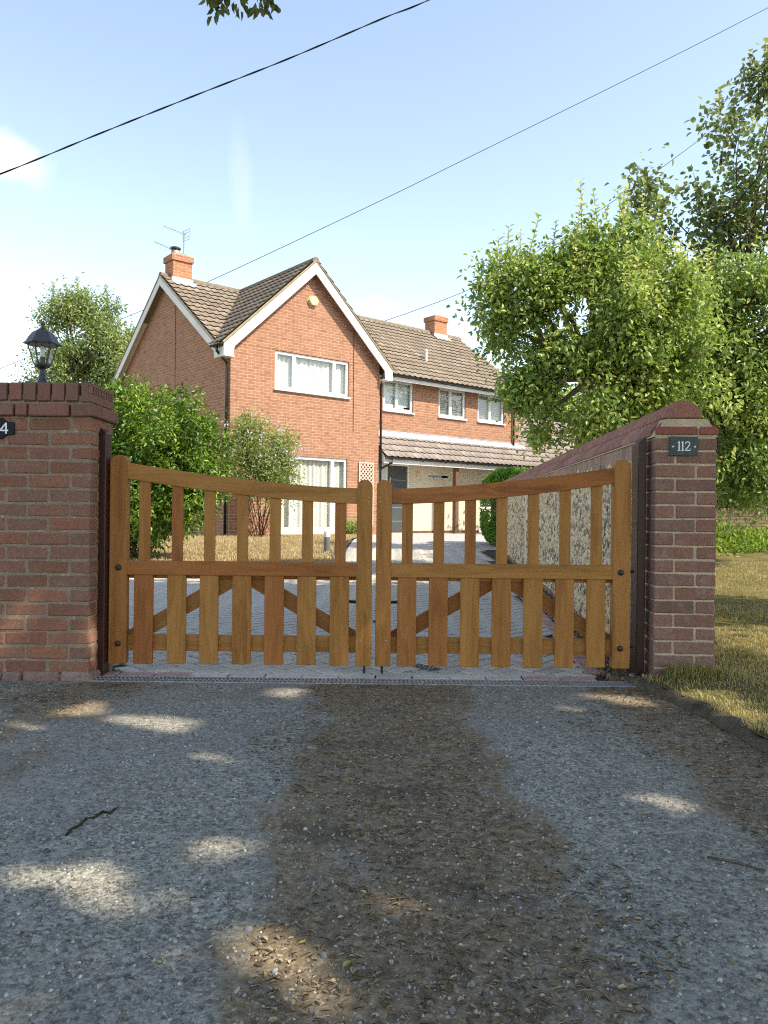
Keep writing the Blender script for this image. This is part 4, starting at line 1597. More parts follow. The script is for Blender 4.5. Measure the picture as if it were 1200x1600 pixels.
# surface cables on the brickwork
MB().tube([(3.66, -.008, 5.55), (3.665, -.008, 4.2), (3.67, -.008, 2.75)], .006, 5).build('wall_cable', M_cable, house)
MB().tube([(-.008, 3.05, 6.4), (-.008, 3.05, 1.0)], .007, 5).build('wall_cable', M_cable, house)

# porch canopy and single-storey roof
CE, CT = (-.15, 2.16), (WYF, 2.87)
c_k = (CT[1] - CE[1]) / (CT[0] - CE[0])
zc_ = lambda y: CE[1] + (y - CE[0]) * c_k
c_v, c_n = nv3((0, 1, c_k)), nv3((0, -c_k, 1))
can = MB().prism([(CE[0] + .02, CE[1] - .06), (CE[0] + .02, CE[1] - .01), (WYF - .004, zc_(WYF) - .01), (WYF - .004, zc_(WYF) - .12)], 'x', GW + .10, 15.6)
can.prism([(WYF + .001, zc_(WYF) - .12), (WYF + .001, zc_(WYF) - .012), (1.80, zc_(1.80) - .012), (4.2, zc_(1.80) - 2.2), (4.2, zc_(1.8) - 2.3), (1.8, zc_(1.8) - .13)], 'x', WXR + .004, 15.6)
can = can.build('canopy_roof', M_tile_pale, house)
tile_sheet('roof_tiles', (GW + .10, CE[0] - .03, zc_(CE[0] - .03)), (1, 0, 0), c_v, c_n, WXR - GW - .10, math.hypot(.74, .74 * c_k), M_tile_pale, gauge=.27, parent=can)
tile_sheet('roof_tiles', (WXR, CE[0] - .03, zc_(CE[0] - .03)), (1, 0, 0), c_v, c_n, 4.5, math.hypot(1.98, 1.98 * c_k), M_tile_pale, gauge=.27, parent=can)
for i in range(13):
    MB().tube([(WXR + .35 * i, 1.8, zc_(1.8) - .02), (WXR + .35 * (i + 1.04), 1.8, zc_(1.8) - .02)], [.10, .095], 10).build('ridge_tile', M_tile_pale, can)
MB().box(GW + .06, 15.6, CE[0] - .018, CE[0] + .008, CE[1] - .20, CE[1] - .045).build('fascia', M_white_board, house)
MB().box(GW + .06, 15.6, CE[0] + .009, WYF + .016, CE[1] - .13, CE[1] - .10).build('porch_ceiling', M_white_board, house)
MB().poly([(GW + .085, CE[0] - .01, CE[1] - .2), (GW + .085, CE[0] - .01, CE[1]), (GW + .085, WYF, zc_(WYF)), (GW + .085, WYF, CE[1] - .2)]).build('end_board', M_white_board, house)
fl_ = MB()
fl_.box(GW + .01, WXR + .05, WYF - .012, WYF - .003, zc_(WYF) - .02, zc_(WYF) + .10)
fl_.poly([(GW + .01, WYF - .02, zc_(WYF) + .052), (WXR + .25, WYF - .02, zc_(WYF) + .052), (WXR + .25, WYF - .17, zc_(WYF - .17) + .058), (GW + .01, WYF - .17, zc_(WYF - .17) + .058)])
fl_.build('lead_flashing', M_lead, house)
gutter((GW + .08, CE[0] - .08, CE[1] - .03), (15.6, CE[0] - .08, CE[1] - .04), .05)
pipe([(GW + .30, CE[0] - .08, CE[1] - .08), (GW + .30, CE[0] - .08, CE[1] - .18), (GW + .06, CE[0] + .09, CE[1] - .34)], .03)
MB().box(7.50, 7.64, -.07, .07, -.05, CE[1] - .131).build('porch_post', M_porch_post, house, bevel=.008)
MB().box(GW + .004, D_[0] - .05, WYF + .002, WYF + .018, .0, 2.0).build('side_light', M_blind, house)


# chimneys
def chimney(x0, x1, y0, y1, pot):
    c = MB().box(x0, x1, y0, y1, 5.9, RZ + .42).build('chimney', M_chimney_brick, house)
    MB().box(x0 - .04, x1 + .04, y0 - .04, y1 + .04, RZ + .42, RZ + .58).build('corbel', M_chimney_brick, c)
    MB().prism([(x0 - .02, RZ + .581), (x1 + .02, RZ + .581), (x1 - .1, RZ + .63), (x0 + .1, RZ + .63)], 'y', y0, y1).build('flaunching', mortar_mat('flaunching', (.4, .36, .29)), c)
    zf = zmain(y0)
    MB().box(x0 - .03, x1 + .03, y0 - .012, y0 - .002, zf - .25, zf + .14).build('flashing', M_white_board, c)
    MB().poly([(x0 - .05, y0 - .013, zf + .06), (x1 + .1, y0 - .013, zf + .06), (x1 + .1, y0 - .22, zmain(y0 - .22) + .055), (x0 - .05, y0 - .22, zmain(y0 - .22) + .055)]).build('flashing', M_lead, c)
    if pot:
        px_, py_ = (x0 + x1) / 2 - .1, (y0 + y1) / 2
        MB().lathe([(.11, RZ + .6), (.11, RZ + .75)], 14, c=(px_, py_, 0)).build('flue', M_steel, c, smooth=True)
        MB().lathe([(.15, RZ + .80), (.15, RZ + .83), (.08, RZ + .86)], 14, c=(px_, py_, 0)).build('cowl', M_red_clay, c)
        for a in range(4):
            MB().tube([(px_ + .1 * math.cos(a * 1.57), py_ + .1 * math.sin(a * 1.57), RZ + .74), (px_ + .12 * math.cos(a * 1.57), py_ + .12 * math.sin(a * 1.57), RZ + .81)], .008, 5).build('cowl_stay', M_steel, c)
    return c


chimney(.06, .62, 3.40, 3.90, True)
chimney(9.85, 10.45, 3.40, 3.90, False)
MB().lathe([(.045, 0), (.045, .34), (.06, .36), (.06, .40), (.03, .42)], 10).build('vent_pipe', M_white_board, house, loc=(7.55, 1.35, zmain(1.35) - .05))

HM = Matrix.Translation((-3.67, 18.2, .29)) @ Matrix.Rotation(HA, 4, 'Z')


def hp(x, y, z):
    return HM @ Vector((x, y, z))


# aerial on the chimney
ar = empty('television_aerial', hp(.52, 3.72, RZ + .58), HA, 'thin metal television aerial with two yagi arms on the left chimney', 'aerial')
MB().tube([(0, 0, -.1), (0, 0, .82)], .016, 6).build('mast', M_steel, ar)


def yagi(z, L, ang, back):
    d = Vector((math.cos(ang), math.sin(ang), .10))
    s = Vector((-math.sin(ang), math.cos(ang), 0))
    a, b = Vector((0, 0, z)) - d * .08, Vector((0, 0, z)) + d * L
    m = MB().tube([a, b], .009, 5)
    k = int(L / .085)
    for i in range(k):
        p = a + (b - a) * ((i + .6) / k)
        m.tube([p - s * .075, p + s * .075], .005, 4)
    if back:
        for dz in (-.14, -.06, .06, .14):
            p = a + Vector((0, 0, dz))
            m.tube([p - s * .19, p + s * .19], .007, 4)
        m.tube([a - s * .19 + Vector((0, 0, -.14)), a - s * .19 + Vector((0, 0, .14))], .006, 4)
        m.tube([a + s * .19 + Vector((0, 0, -.14)), a + s * .19 + Vector((0, 0, .14))], .006, 4)
    return m


yagi(.72, .62, R(185), True).build('yagi_arm', M_steel, ar)
yagi(.16, .95, R(190), False).build('yagi_arm', M_steel, ar)

al = empty('alarm_box', hp(2.32, 0, 6.0), HA, 'pale yellow hexagonal alarm box high on the front gable', 'alarm box')
MB().prism([(.15 * math.cos(R(60 * k)), .135 * math.sin(R(60 * k))) for k in range(6)], 'y', -.085, -.002).build('cover', M_alarm, al, bevel=.015)
MB().prism([(.16 * math.cos(R(60 * k)), .145 * math.sin(R(60 * k))) for k in range(6)], 'y', -.0015, .002).build('back_plate', M_alarm, al)

tr_ = empty('wall_trellis', hp(3.86, -.03, .24), HA, 'pale diamond wall trellis beside the ground floor window', 'trellis')
TW, THh = .50, 1.72
MB().box(0, TW, -.012, .012, 0, .03).box(0, TW, -.012, .012, THh - .03, THh).box(0, .03, -.012, .012, .03, THh - .03).box(TW - .03, TW, -.012, .012, .03, THh - .03).build('frame', M_trellis, tr_)
for sgn in (-1, 1):
    k = -TW
    while k < THh:
        pts = []
        # clip a 45 degree slat to the frame
        a = Vector((0, 0, k)) if sgn > 0 else Vector((TW, 0, k))
        b = a + Vector((sgn * TW, 0, TW))
        if a.z < 0: a = a + (b - a) * (-a.z / TW)
        if b.z > THh: b = a + (b - a) * ((THh - a.z) / max(1e-6, b.z - a.z))
        if (b - a).length > .06:
            mid = (a + b) / 2
            MB().box(-.011, .011, -.005, .005, -(b - a).length / 2, (b - a).length / 2).build('slat', M_trellis, tr_, loc=(mid.x, -.006 * sgn, mid.z), rot=(0, R(45) * sgn, 0))
        k += .115

bol = on_ground(510.5, 868, .16)
bo = empty('bollard_light', (bol.x, bol.y, drive_z(bol.y)), label='short grey bollard light with white head on the dry lawn', cat='bollard light')
MB().lathe([(.055, 0), (.055, .29)], 14).build('post', M_bollard, bo, smooth=False)
MB().lathe([(.056, .291), (.056, .38), (.05, .392)], 14).build('head', M_white_pvc, bo)


# ================================================================== GARDEN WALL, CABLES
gw = empty('garden_wall', (5.4, 16.0, .26), label='low buff brick garden wall beyond the side lawn, under the dark foliage', cat='wall')
MB().box(0, 5.5, .006, .20, -.4, .70).build('mortar', mortar_mat('garden_mortar', (.30, .25, .16)), gw)
for r_ in range(10):
    x = 1.0 + (.1125 if r_ % 2 else 0)
    while x < 3.7:
        add_brick(gw, BG, (x, .05, r_ * .0705 + .03), (.215, .1025, .062))
        x += .225
x = .03
while x < 5.5:
    add_brick(gw, BG, (x, .09, .70 + .055), (.07, .19, .105), 0, .008)
    x += .0765


def cable(name, pts, depth, r, label, strands=1, sub=10):
    P = [at(px, py, d) for (px, py), d in zip(pts, depth if isinstance(depth, (list, tuple)) else [depth] * len(pts))]
    # smooth interpolation
    out_ = []
    for i in range(len(P) - 1):
        p0, p1, p2, p3 = P[max(i - 1, 0)], P[i], P[i + 1], P[min(i + 2, len(P) - 1)]
        for k in range(sub):
            t = k / sub
            out_.append(.5 * ((2 * p1) + (p2 - p0) * t + (2 * p0 - 5 * p1 + 4 * p2 - p3) * t * t + (3 * p1 - p0 - 3 * p2 + p3) * t ** 3))
    out_.append(P[-1])
    m = MB()
    if strands == 1:
        m.tube(out_, r, 6)
    else:
        L = 0
        paths = [[], []]
        for i, p in enumerate(out_):
            if i: L += (p - out_[i - 1]).length
            a = L * 9.0
            o_ = Vector((0, math.cos(a), math.sin(a))) * r * .8
            paths[0].append(p + o_)
            paths[1].append(p - o_)
        for pp in paths: m.tube(pp, r * .8, 6)
    return tag(m.build(name, M_cable, None, smooth=True), label, 'cable')


cable('overhead_cable', [(-420, 420), (-200, 345), (0, 272), (150, 211), (300, 151), (450, 92), (600, 28), (670, 0), (900, -105), (1200, -250)], 8.0, .0058,
      'thick twisted black cable crossing the upper left of the sky', 2, 14)
cable('overhead_cable', [(-200, 657), (0, 576), (220, 486), (310, 447), (412, 400), (600, 311), (720, 252), (1028, 100), (1200, 12), (1500, -145)], 39.0, .015,
      'long thin cable rising to the right from behind the left chimney')
cable('overhead_cable', [(480, 535), (590, 505), (720, 458), (776, 428), (840, 392), (944, 324), (1020, 272), (1111, 205), (1196, 143), (1400, -10)], 39.0, .015,
      'thin cable running from behind the right chimney into the aspen')
cable('overhead_cable', [(1330, 92), (1200, 257), (1109, 370), (1040, 458)], 12.6, .014, 'dark slanting cable inside the top right foliage')


# ================================================================== VEGETATION
def px_ell(px, py, rx, ry, depth, dy=0.0, ry_depth=None):
    """an ellipsoid seen at (px, py) with those pixel radii when it stands depth metres away"""
    c = at(px, py, depth + dy)
    k = (depth + dy) / 1200.0
    return ((c.x, c.y, c.z), (rx * k, ry_depth if ry_depth else max(rx, ry) * k * .8, ry * k))


def limbs(m, base, fork, targets, r0, wob=.12, n=6):
    """limbs from a fork to crown points, each bending once or twice"""
    base, fork = Vector(base), Vector(fork)
    for t in targets:
        t = Vector(t)
        mid = fork.lerp(t, .5) + Vector((random.uniform(-wob, wob), random.uniform(-wob, wob), random.uniform(0, wob * 1.5)))
        q = mid.lerp(t, .55) + Vector((random.uniform(-wob, wob), random.uniform(-wob, wob), random.uniform(-wob, wob))) * .6
        m.tube([fork, mid, q, t], [r0, r0 * .6, r0 * .38, r0 * .12], n)
    return m


def lobes(ells, n, r):
    vol = np.array([e[1][0] * e[1][1] * e[1][2] for e in ells])
    out = []
    for e, v in zip(ells, vol / vol.sum()):
        for p in ellipsoid_points([e], max(5, int(round(n * v))), .5):
            k = min(r, max(e[1]) * .75)
            out.append((tuple(p), tuple(k * RNG.uniform(.6, 1.3) * np.array([1, 1, RNG.uniform(.6, 1.0)]))))
    return out


def tree(name, label, foot, fork, ells, clumps, per, sigma, ll, lw, mat, bark, r_trunk, nl=14, shoots=0, group=None, cat='tree', droop=.15, outer=.45, shoot_h=.6, lob=None, extra=()):
    rt = empty(name, foot, label=label, cat=cat, group=group)
    F = Vector(foot)
    C = ellipsoid_points(lobes(ells, lob[0], lob[1]) if lob else ells, clumps, outer)
    pos, ax, up, rnd = clump_leaves(C, per, sigma, droop)
    stems = []
    if shoots:
        # upright leafy shoots standing out of the crown's top
        top = C[np.argsort(-C[:, 2])][:max(shoots * 4, 1)]
        pick = top[RNG.choice(len(top), shoots, replace=False)]
        jobs = [(p, RNG.uniform(.35, 1.0) * shoot_h) for p in pick] + [(np.array(tuple(p)), hh) for p, hh in extra]
        for p, h in jobs:
            k = int(26 * h / .6)
            tt = np.linspace(0, 1, k)
            lean = RNG.normal(size=2) * .12
            sp = p[None, :] + np.stack([tt * lean[0] * h, tt * lean[1] * h, tt * h], 1)
            stems.append((sp[0], sp[k // 2], sp[-1]))
            a = np.arange(k) * 2.4 + RNG.random() * 6
            sa = np.stack([np.cos(a), np.sin(a), .6 + 0 * a], 1)
            pos = np.concatenate([pos, sp]); ax = np.concatenate([ax, sa])
            up = np.concatenate([up, np.tile([[0, 0, 1.0]], (k, 1)) + rand_dirs(k) * .3])
            rnd = np.concatenate([rnd, np.clip(.55 + RNG.random(k) * .45, 0, 1)])
    n = len(pos)
    me = leaf_mesh('crown', pos - np.array(F), ax, up, ll * RNG.uniform(.5, 1.35, n), lw * RNG.uniform(.6, 1.3, n), mat, rnd)
    link('crown', me, rt)
    m = MB()
    fk = Vector(fork)
    mid = F.lerp(fk, .5) + Vector((random.uniform(-.05, .05), random.uniform(-.05, .05), 0))
    m.tube([F - Vector((0, 0, .15)), F.lerp(mid, .5), mid, fk], [r_trunk * 1.25, r_trunk, r_trunk * .9, r_trunk * .7], 9)
    sel = C[RNG.choice(len(C), min(nl, len(C)), replace=False)]
    limbs(m, F, fk, [Vector(s) for s in sel], r_trunk * .45)
    for q in stems:
        m.tube([Vector(v) for v in q], [ll * .09, ll * .07, ll * .04], 4)
    for s in C[RNG.choice(len(C), min(nl * 2, len(C)), replace=False)]:      # outer twigs
        a = Vector(s)
        d_ = (a - fk).normalized() + Vector((random.uniform(-.6, .6), random.uniform(-.6, .6), random.uniform(-.5, .6)))
        L_t = sigma * random.uniform(1.5, 3.5)
        m.tube([a - d_ * L_t * .6, a + Vector((random.uniform(-.03, .03), 0, random.uniform(-.03, .03))), a + d_ * L_t * .5], [sigma * .07, sigma * .05, sigma * .02], 4)
    m.v = [(v[0] - F.x, v[1] - F.y, v[2] - F.z) for v in m.v]
    m.build('trunk', bark, rt, smooth=True)
    return rt


# apple tree leaning over the flint wall
D1 = 9.5
tree('apple_tree', 'bushy green apple tree leaning over the flint wall', (3.15, 9.7, .15), at(925, 590, D1),
     [px_ell(950, 500, 130, 125, D1), px_ell(838, 505, 48, 80, D1), px_ell(905, 640, 62, 58, D1), px_ell(960, 400, 75, 60, D1), px_ell(850, 430, 50, 45, D1),
      px_ell(775, 440, 20, 26, D1), px_ell(1030, 560, 90, 110, D1), px_ell(900, 385, 45, 35, D1), px_ell(778, 490, 12, 40, D1), px_ell(850, 565, 60, 66, D1), px_ell(815, 600, 26, 36, D1), px_ell(905, 690, 30, 26, D1), px_ell(850, 668, 26, 30, D1), px_ell(1000, 640, 80, 45, D1 + .8), px_ell(990, 590, 70, 60, D1 + .3), px_ell(945, 655, 45, 40, D1 + .3), px_ell(1030, 470, 80, 60, D1 + .5)],
     700, 56, .105, .072, .041, M_leaf_apple, M_bark_pale, .105, 60, 80, droop=.25, shoot_h=.62, outer=.6, lob=(110, .27), extra=[(at(818, 432, D1), .75), (at(748, 452, D1), .36), (at(772, 445, D1), .42), (at(800, 440, D1), .30), (at(790, 470, D1), .38), (at(862, 400, D1), .4), (at(900, 372, D1), .45), (at(935, 365, D1), .5), (at(968, 350, D1), .42), (at(750, 500, D1), .28)])
tree('ash_tree', 'broad leafy tree filling the right side behind the brick pier', (4.5, 11.6, .15), at(1085, 560, 11.5),
     [px_ell(1110, 520, 110, 120, 11.5), px_ell(1190, 560, 110, 150, 11.5), px_ell(1060, 470, 70, 60, 11.5), px_ell(1080, 640, 90, 70, 11.5), px_ell(1210, 430, 80, 70, 11.5), px_ell(1290, 540, 110, 150, 11.5), px_ell(1170, 690, 90, 60, 11.5), px_ell(1050, 560, 80, 90, 11.8), px_ell(1150, 600, 90, 90, 11.5), px_ell(1185, 640, 60, 80, 11.2), px_ell(1140, 730, 55, 45, 11.3), px_ell(1200, 740, 60, 45, 11.3)],
     700, 56, .145, .088, .046, M_leaf_ash, M_bark, .12, 60, 26, droop=.3, outer=.6, lob=(100, .36))
tree('aspen_tree', 'tall airy aspen with yellowing leaves at the top right corner', (5.5, 13.2, .2), at(1165, 470, 13.0),
     [px_ell(1172, 300, 48, 100, 13), px_ell(1070, 390, 55, 48, 13), px_ell(1012, 312, 18, 48, 13), px_ell(1196, 145, 22, 40, 13), px_ell(1110, 440, 70, 50, 13), px_ell(1130, 215, 22, 45, 13), px_ell(1240, 260, 55, 130, 13), px_ell(1090, 330, 30, 30, 13), px_ell(1140, 350, 50, 50, 13)],
     220, 30, .15, .095, .08, M_leaf_aspen, M_bark, .055, 26, 12, droop=.3, outer=.7, lob=(40, .30))
tree('elder_shrub', 'dark dense shrub rising behind the low garden wall', (8.0, 17.4, .29), at(1165, 720, 17.3),
     [px_ell(1150, 690, 80, 85, 17.3), px_ell(1240, 680, 90, 110, 17.3), px_ell(1110, 620, 60, 70, 17.3), px_ell(1140, 770, 60, 30, 16.8), px_ell(1200, 765, 70, 35, 16.8)],
     260, 60, .24, .13, .06, M_leaf_dark, M_bark, .07, 12, 0, cat='shrub', droop=.4)
tree('holm_oak', 'dark evergreen mass closing the view behind the side lawn', (9.2, 22.5, .29), at(1080, 700, 22),
     [px_ell(960, 700, 60, 60, 22), px_ell(1050, 680, 80, 80, 22), px_ell(1150, 690, 80, 90, 22), px_ell(1240, 680, 90, 110, 22), px_ell(1000, 620, 70, 60, 22), px_ell(1100, 600, 80, 70, 22)],
     420, 55, .34, .19, .09, M_leaf_dark, M_bark, .2, 12, 0, droop=.3)
# behind the house
tree('birch_tree', 'pale green tree left of the house, behind the lantern', (-13.6, 34.5, .29), at(120, 590, 34),
     [px_ell(125, 545, 62, 75, 34), px_ell(118, 480, 22, 38, 34), px_ell(85, 520, 30, 45, 34), px_ell(160, 520, 32, 40, 34), px_ell(70, 590, 42, 35, 34), px_ell(165, 590, 50, 45, 34), px_ell(185, 540, 22, 40, 34)],
     420, 52, .26, .15, .075, M_leaf_birch, M_bark_pale, .14, 40, 22, droop=.3, shoot_h=1.2, outer=.6, lob=(54, .62))
for i, (px, py, rx, ry, d, lb) in enumerate([(842, 628, 60, 45, 38, 'distant tree showing between the house end and the apple tree'),
                                             (965, 640, 80, 60, 40, 'distant tree behind the middle of the apple tree'),
                                             (1085, 650, 90, 70, 40, 'distant tree behind the ash tree and brick pier')]):
    c = at(px, py, d)
    tree('distant_tree', lb, (c.x, c.y, .29), (c.x, c.y, c.z - 1.0), [px_ell(px, py, rx, ry, d), px_ell(px + 25, py + 45, rx * .9, ry, d)],
         130, 45, .42, .26, .14, M_leaf_apple, M_bark, .2, 8, 0, group='trees behind the houses')


def shrub(name, label, ells, clumps, per, sigma, ll, lw, mat, foot, stems=8, outer=.4, droop=.1, cat='shrub', upbias=.8, stem_r=.012):
    rt = empty(name, foot, label=label, cat=cat)
    F = np.array(foot)
    C = ellipsoid_points(ells, clumps, outer)
    C = C[C[:, 2] > foot[2] + .04]
    pos, ax, up, rnd = clump_leaves(C, per, sigma, droop, upbias)
    ok = pos[:, 2] > foot[2] + .02
    pos, ax, up, rnd = pos[ok], ax[ok], up[ok], rnd[ok]
    n = len(pos)
    link('foliage', leaf_mesh('foliage', pos - F, ax, up, ll * RNG.uniform(.65, 1.2, n), lw * RNG.uniform(.7, 1.2, n), mat, rnd), rt)
    m = MB()
    for s in C[RNG.choice(len(C), min(stems, len(C)), replace=False)]:
        b = Vector((random.uniform(-.25, .25), random.uniform(-.2, .2), -.05))
        t = Vector(s - F)
        m.tube([b, b.lerp(t, .5) + Vector((random.uniform(-.08, .08), random.uniform(-.08, .08), .08)), t], [stem_r, stem_r * .8, stem_r * .3], 5)
    m.build('stems', M_bark, rt, smooth=True)
    return rt


shrub('laurel_bush', 'big rounded bright green laurel bush behind the left gate',
      [((-3.70, 11.5, 1.72), (1.36, 1.15, 1.10)), ((-4.05, 11.4, .95), (1.12, 1.0, .80)), ((-5.1, 11.7, 1.55), (1.0, 1.0, 1.15)), ((-3.0, 11.5, 1.25), (.62, .7, .62))],
      1350, 48, .075, .085, .032, M_leaf_laurel, (-3.8, 11.5, .14), 14, .38, .1, 'bush', 1.1, .02)
sh = shrub('flowering_shrub', 'loose lilac-flowered shrub against the front gable wall',
           [((-2.98, 17.7, 2.05), (.72, .42, .95)), ((-2.55, 17.8, 1.75), (.62, .4, .7)), ((-3.2, 17.7, 2.7), (.35, .3, .55)), ((-2.3, 17.9, 2.45), (.3, .3, .35))],
           250, 44, .13, .085, .030, M_leaf_shrub, (-2.9, 17.8, .29), 14, .6, .05, stem_r=.010)
C = ellipsoid_points([((-3.0, 17.55, 2.45), (.80, .42, .85)), ((-2.35, 17.7, 2.2), (.60, .4, .6))], 55, .3)
p_, a_, u_, r_ = clump_leaves(C, 11, .04, 0, 0)
link('blossom', leaf_mesh('blossom', p_ - np.array([-2.9, 17.8, .29]), a_, u_, .045, .035, M_flower, r_), sh)
c = at(552, 834, 20.2)
shrub('low_border_plant', 'small green plant at the foot of the gable below the trellis', [((c.x, c.y, .45), (.30, .2, .22))], 26, 40, .07, .08, .03, M_leaf_shrub, (c.x, c.y, .29), 5)
shrub('climber', 'thin straggly climber at the wall foot below the flowering shrub', [((-2.75, 18.35, .80), (.42, .12, .5))], 22, 12, .10, .05, .025, M_blade_dry, (-2.8, 18.3, .29), 16, .8, stem_r=.006)
# clipped hedge: leaves on the faces of a rounded block
hd = empty('clipped_hedge', (2.80, 15.9, .24), label='rounded clipped green hedge at the far end of the flint wall', cat='hedge')
n = 15000
d_ = rand_dirs(n)
sq = np.sign(d_) * np.abs(d_) ** .55
pos = sq * np.array([.74, .85, .80]) * RNG.uniform(.90, 1.02, (n, 1)) + np.array([0, 0, .78])
ok = pos[:, 2] > .02
link('foliage', leaf_mesh('foliage', pos[ok], d_[ok] + rand_dirs(ok.sum()) * .7, rand_dirs(ok.sum()) + d_[ok], .055, .035, M_leaf_box), hd)
MB().lathe([(.45, 0), (.58, .4), (.60, 1.0), (.40, 1.4)], 10).build('inner_twigs', M_bark, hd)


def blades(name, pts, h, w, mat, rnd, label, cat='grass', lean=.6):
    n = len(pts)
    a = RNG.random(n) * 6.283
    dx = np.stack([np.cos(a), np.sin(a), np.zeros(n)], 1)
    sd = np.stack([-np.sin(a), np.cos(a), np.zeros(n)], 1)
    h = np.broadcast_to(np.asarray(h), (n,))[:, None]
    ln = (RNG.random((n, 1)) * lean)
    up = np.array([[0, 0, 1.0]])
    v = np.empty((n, 5, 3))
    v[:, 0] = pts - sd * w; v[:, 1] = pts + sd * w
    m_ = pts + up * h * .6 + dx * h * ln * .35
    v[:, 2] = m_ - sd * w * .8; v[:, 3] = m_ + sd * w * .8
    v[:, 4] = pts + up * h * (1 - .3 * ln) + dx * h * ln
    base = np.arange(n)[:, None] * 5
    q = (base + np.array([[0, 1, 3, 2]])).ravel()
    t = (base + np.array([[2, 3, 4]])).ravel()
    me = np_mesh(name, v.reshape(-1, 3), np.concatenate([q, t]), np.concatenate([np.full(n, 4), np.full(n, 3)]), mat, {'rnd': np.repeat(rnd, 5)})
    return tag(link(name, me), label, cat, kind='stuff')


# side lawn blades, denser close by
n = 60000
y = 2.4 + (RNG.random(n) ** 1.6) * 9.5
left_ = np.where(y < 4.15, kerb_x(y) + .015 + .02 * np.sin(y * 23), 1.83 + .067 * (y - 4.2))
x = left_ + RNG.random(n) ** 1.1 * (.62 * y + .4 - left_).clip(.2, 4)
ok = ~((x < 1.83) & (y > 4.18))
x, y = x[ok], y[ok]
u_ = x - np.where(y < 4.15, kerb_x(y), 1.62 + .067 * (y - 4.2))
z = .038 + drive_z_np(y) + .010 * bumps((np.clip(u_, 0, 13) / 13) ** (1 / 1.6), y, 1.3) - .004
patchy = .5 + .5 * np.sin(x * 2.3 + np.sin(y * 1.7) * 1.5) * np.sin(y * 1.9 + x)
blades('lawn_grass', np.stack([x, y, z], 1), RNG.uniform(.010, .034, len(x)), .0022, M_blade, np.clip(patchy * .5 + RNG.random(len(x)) * .5 + .14, 0, 1), 'short parched yellow-green grass right of the brick pier', lean=1.1)
n = 1500
x = 1.52 + RNG.random(n) * .42; y = 4.165 - RNG.random(n) ** 2 * .12
blades('grass_tuft', np.stack([x, y, np.full(n, .035)], 1), RNG.uniform(.03, .11, n) * (1 - np.abs(x - 1.66) * 1.6).clip(.3, 1), .002, M_blade, RNG.random(n) * .6 + .15, 'longer grass tuft at the foot of the brick pier', lean=1.0)
n = 26000
x = -8 + RNG.random(n) * 7.3; y = 11.05 + RNG.random(n) ** 1.3 * 7.5
blades('dry_grass', np.stack([x, y, drive_z_np(y) + .028], 1), RNG.uniform(.02, .06, n), .004, M_blade_dry, RNG.random(n), 'bleached short grass on the front lawn', lean=1.2)
# weeds and ground cover before the garden wall
n = 110
wy = 12.9 + RNG.random(n) ** .7 * 3.1
wx = wy * (.40 + RNG.random(n) * .28)
C = np.stack([wx, wy, drive_z_np(wy) + .03 + RNG.random(n) ** 2.2 * (.06 + .07 * (wy - 12))], 1)
p_, a_, u_, r_ = clump_leaves(C, 60, .13, -.4, .6)
ok = p_[:, 2] > drive_z_np(p_[:, 1]) + .03
o = link('ground_cover', leaf_mesh('ground_cover', p_[ok], a_[ok], u_[ok], .10, .042, M_weed, r_[ok]))
tag(o, 'leafy green weeds at the foot of the garden wall', 'weeds', kind='stuff')

# ------------------------------------------------------------------ the big tree overhead: it stands right of the camera and shades the forecourt
spots = []                    # (point, radius): where sun reaches through gaps in the crown


def gap(px, py, rx, ry):
    """gap that lights an ellipse of that pixel size on the tarmac"""
    c = on_ground(px, py)
    rx, ry = rx * .88, ry * .88
    wx_ = rx * c.y / 1200.0
    wy_ = abs(on_ground(px, py - ry).y - on_ground(px, py + ry).y) / 2
    k = max(1, int(round(max(wx_, wy_) / min(wx_, wy_))))
    r = min(wx_, wy_)
    for i in range(k):
        f = 0 if k == 1 else (i / (k - 1) * 2 - 1)
        d = Vector((wx_ - r, 0, 0)) if wx_ > wy_ else Vector((0, wy_ - r, 0))
        spots.append((c + d * f, r * 1.0))


for a in [(250, 1128, 62, 20), (140, 1106, 42, 14), (30, 1140, 48, 12), (330, 1180, 32, 11), (365, 1330, 72, 24), (112, 1372, 66, 32), (190, 1418, 48, 24),
          (375, 1465, 72, 34), (435, 1500, 48, 24), (510, 1562, 76, 42), (165, 1488, 24, 12), (620, 1420, 46, 22), (1045, 1255, 44, 22), (965, 1092, 48, 10),
          (890, 1107, 22, 8), (450, 1084, 44, 9), (30, 1592, 60, 16), (80, 1320, 26, 12), (590, 1092, 20, 6), (1100, 1100, 60, 18), (1160, 1130, 50, 12)]:
    gap(*a)
for (px, py, d, r) in [(573, 1000, 4.25, .045), (640, 776, 4.25, .022), (700, 772, 4.25, .024), (765, 762, 4.25, .035), (30, 960, 4.07, .06), (70, 1000, 4.07, .05), (15, 1005, 4.07, .05),
                       (136, 1000, 4.12, .05), (136, 1035, 4.12, .045), (420, 778, 4.25, .03), (545, 1010, 4.3, .03), (690, 1020, 4.26, .02)]:
    spots.append((at(px, py, d), r))

kx, ky = SUN.x / SUN.z, SUN.y / SUN.z
nc = 2000
h = RNG.uniform(4.6, 10.0, nc)
gx = RNG.uniform(-4.6, 3.6, nc)
gy = RNG.uniform(-2.6, 8.6, nc)
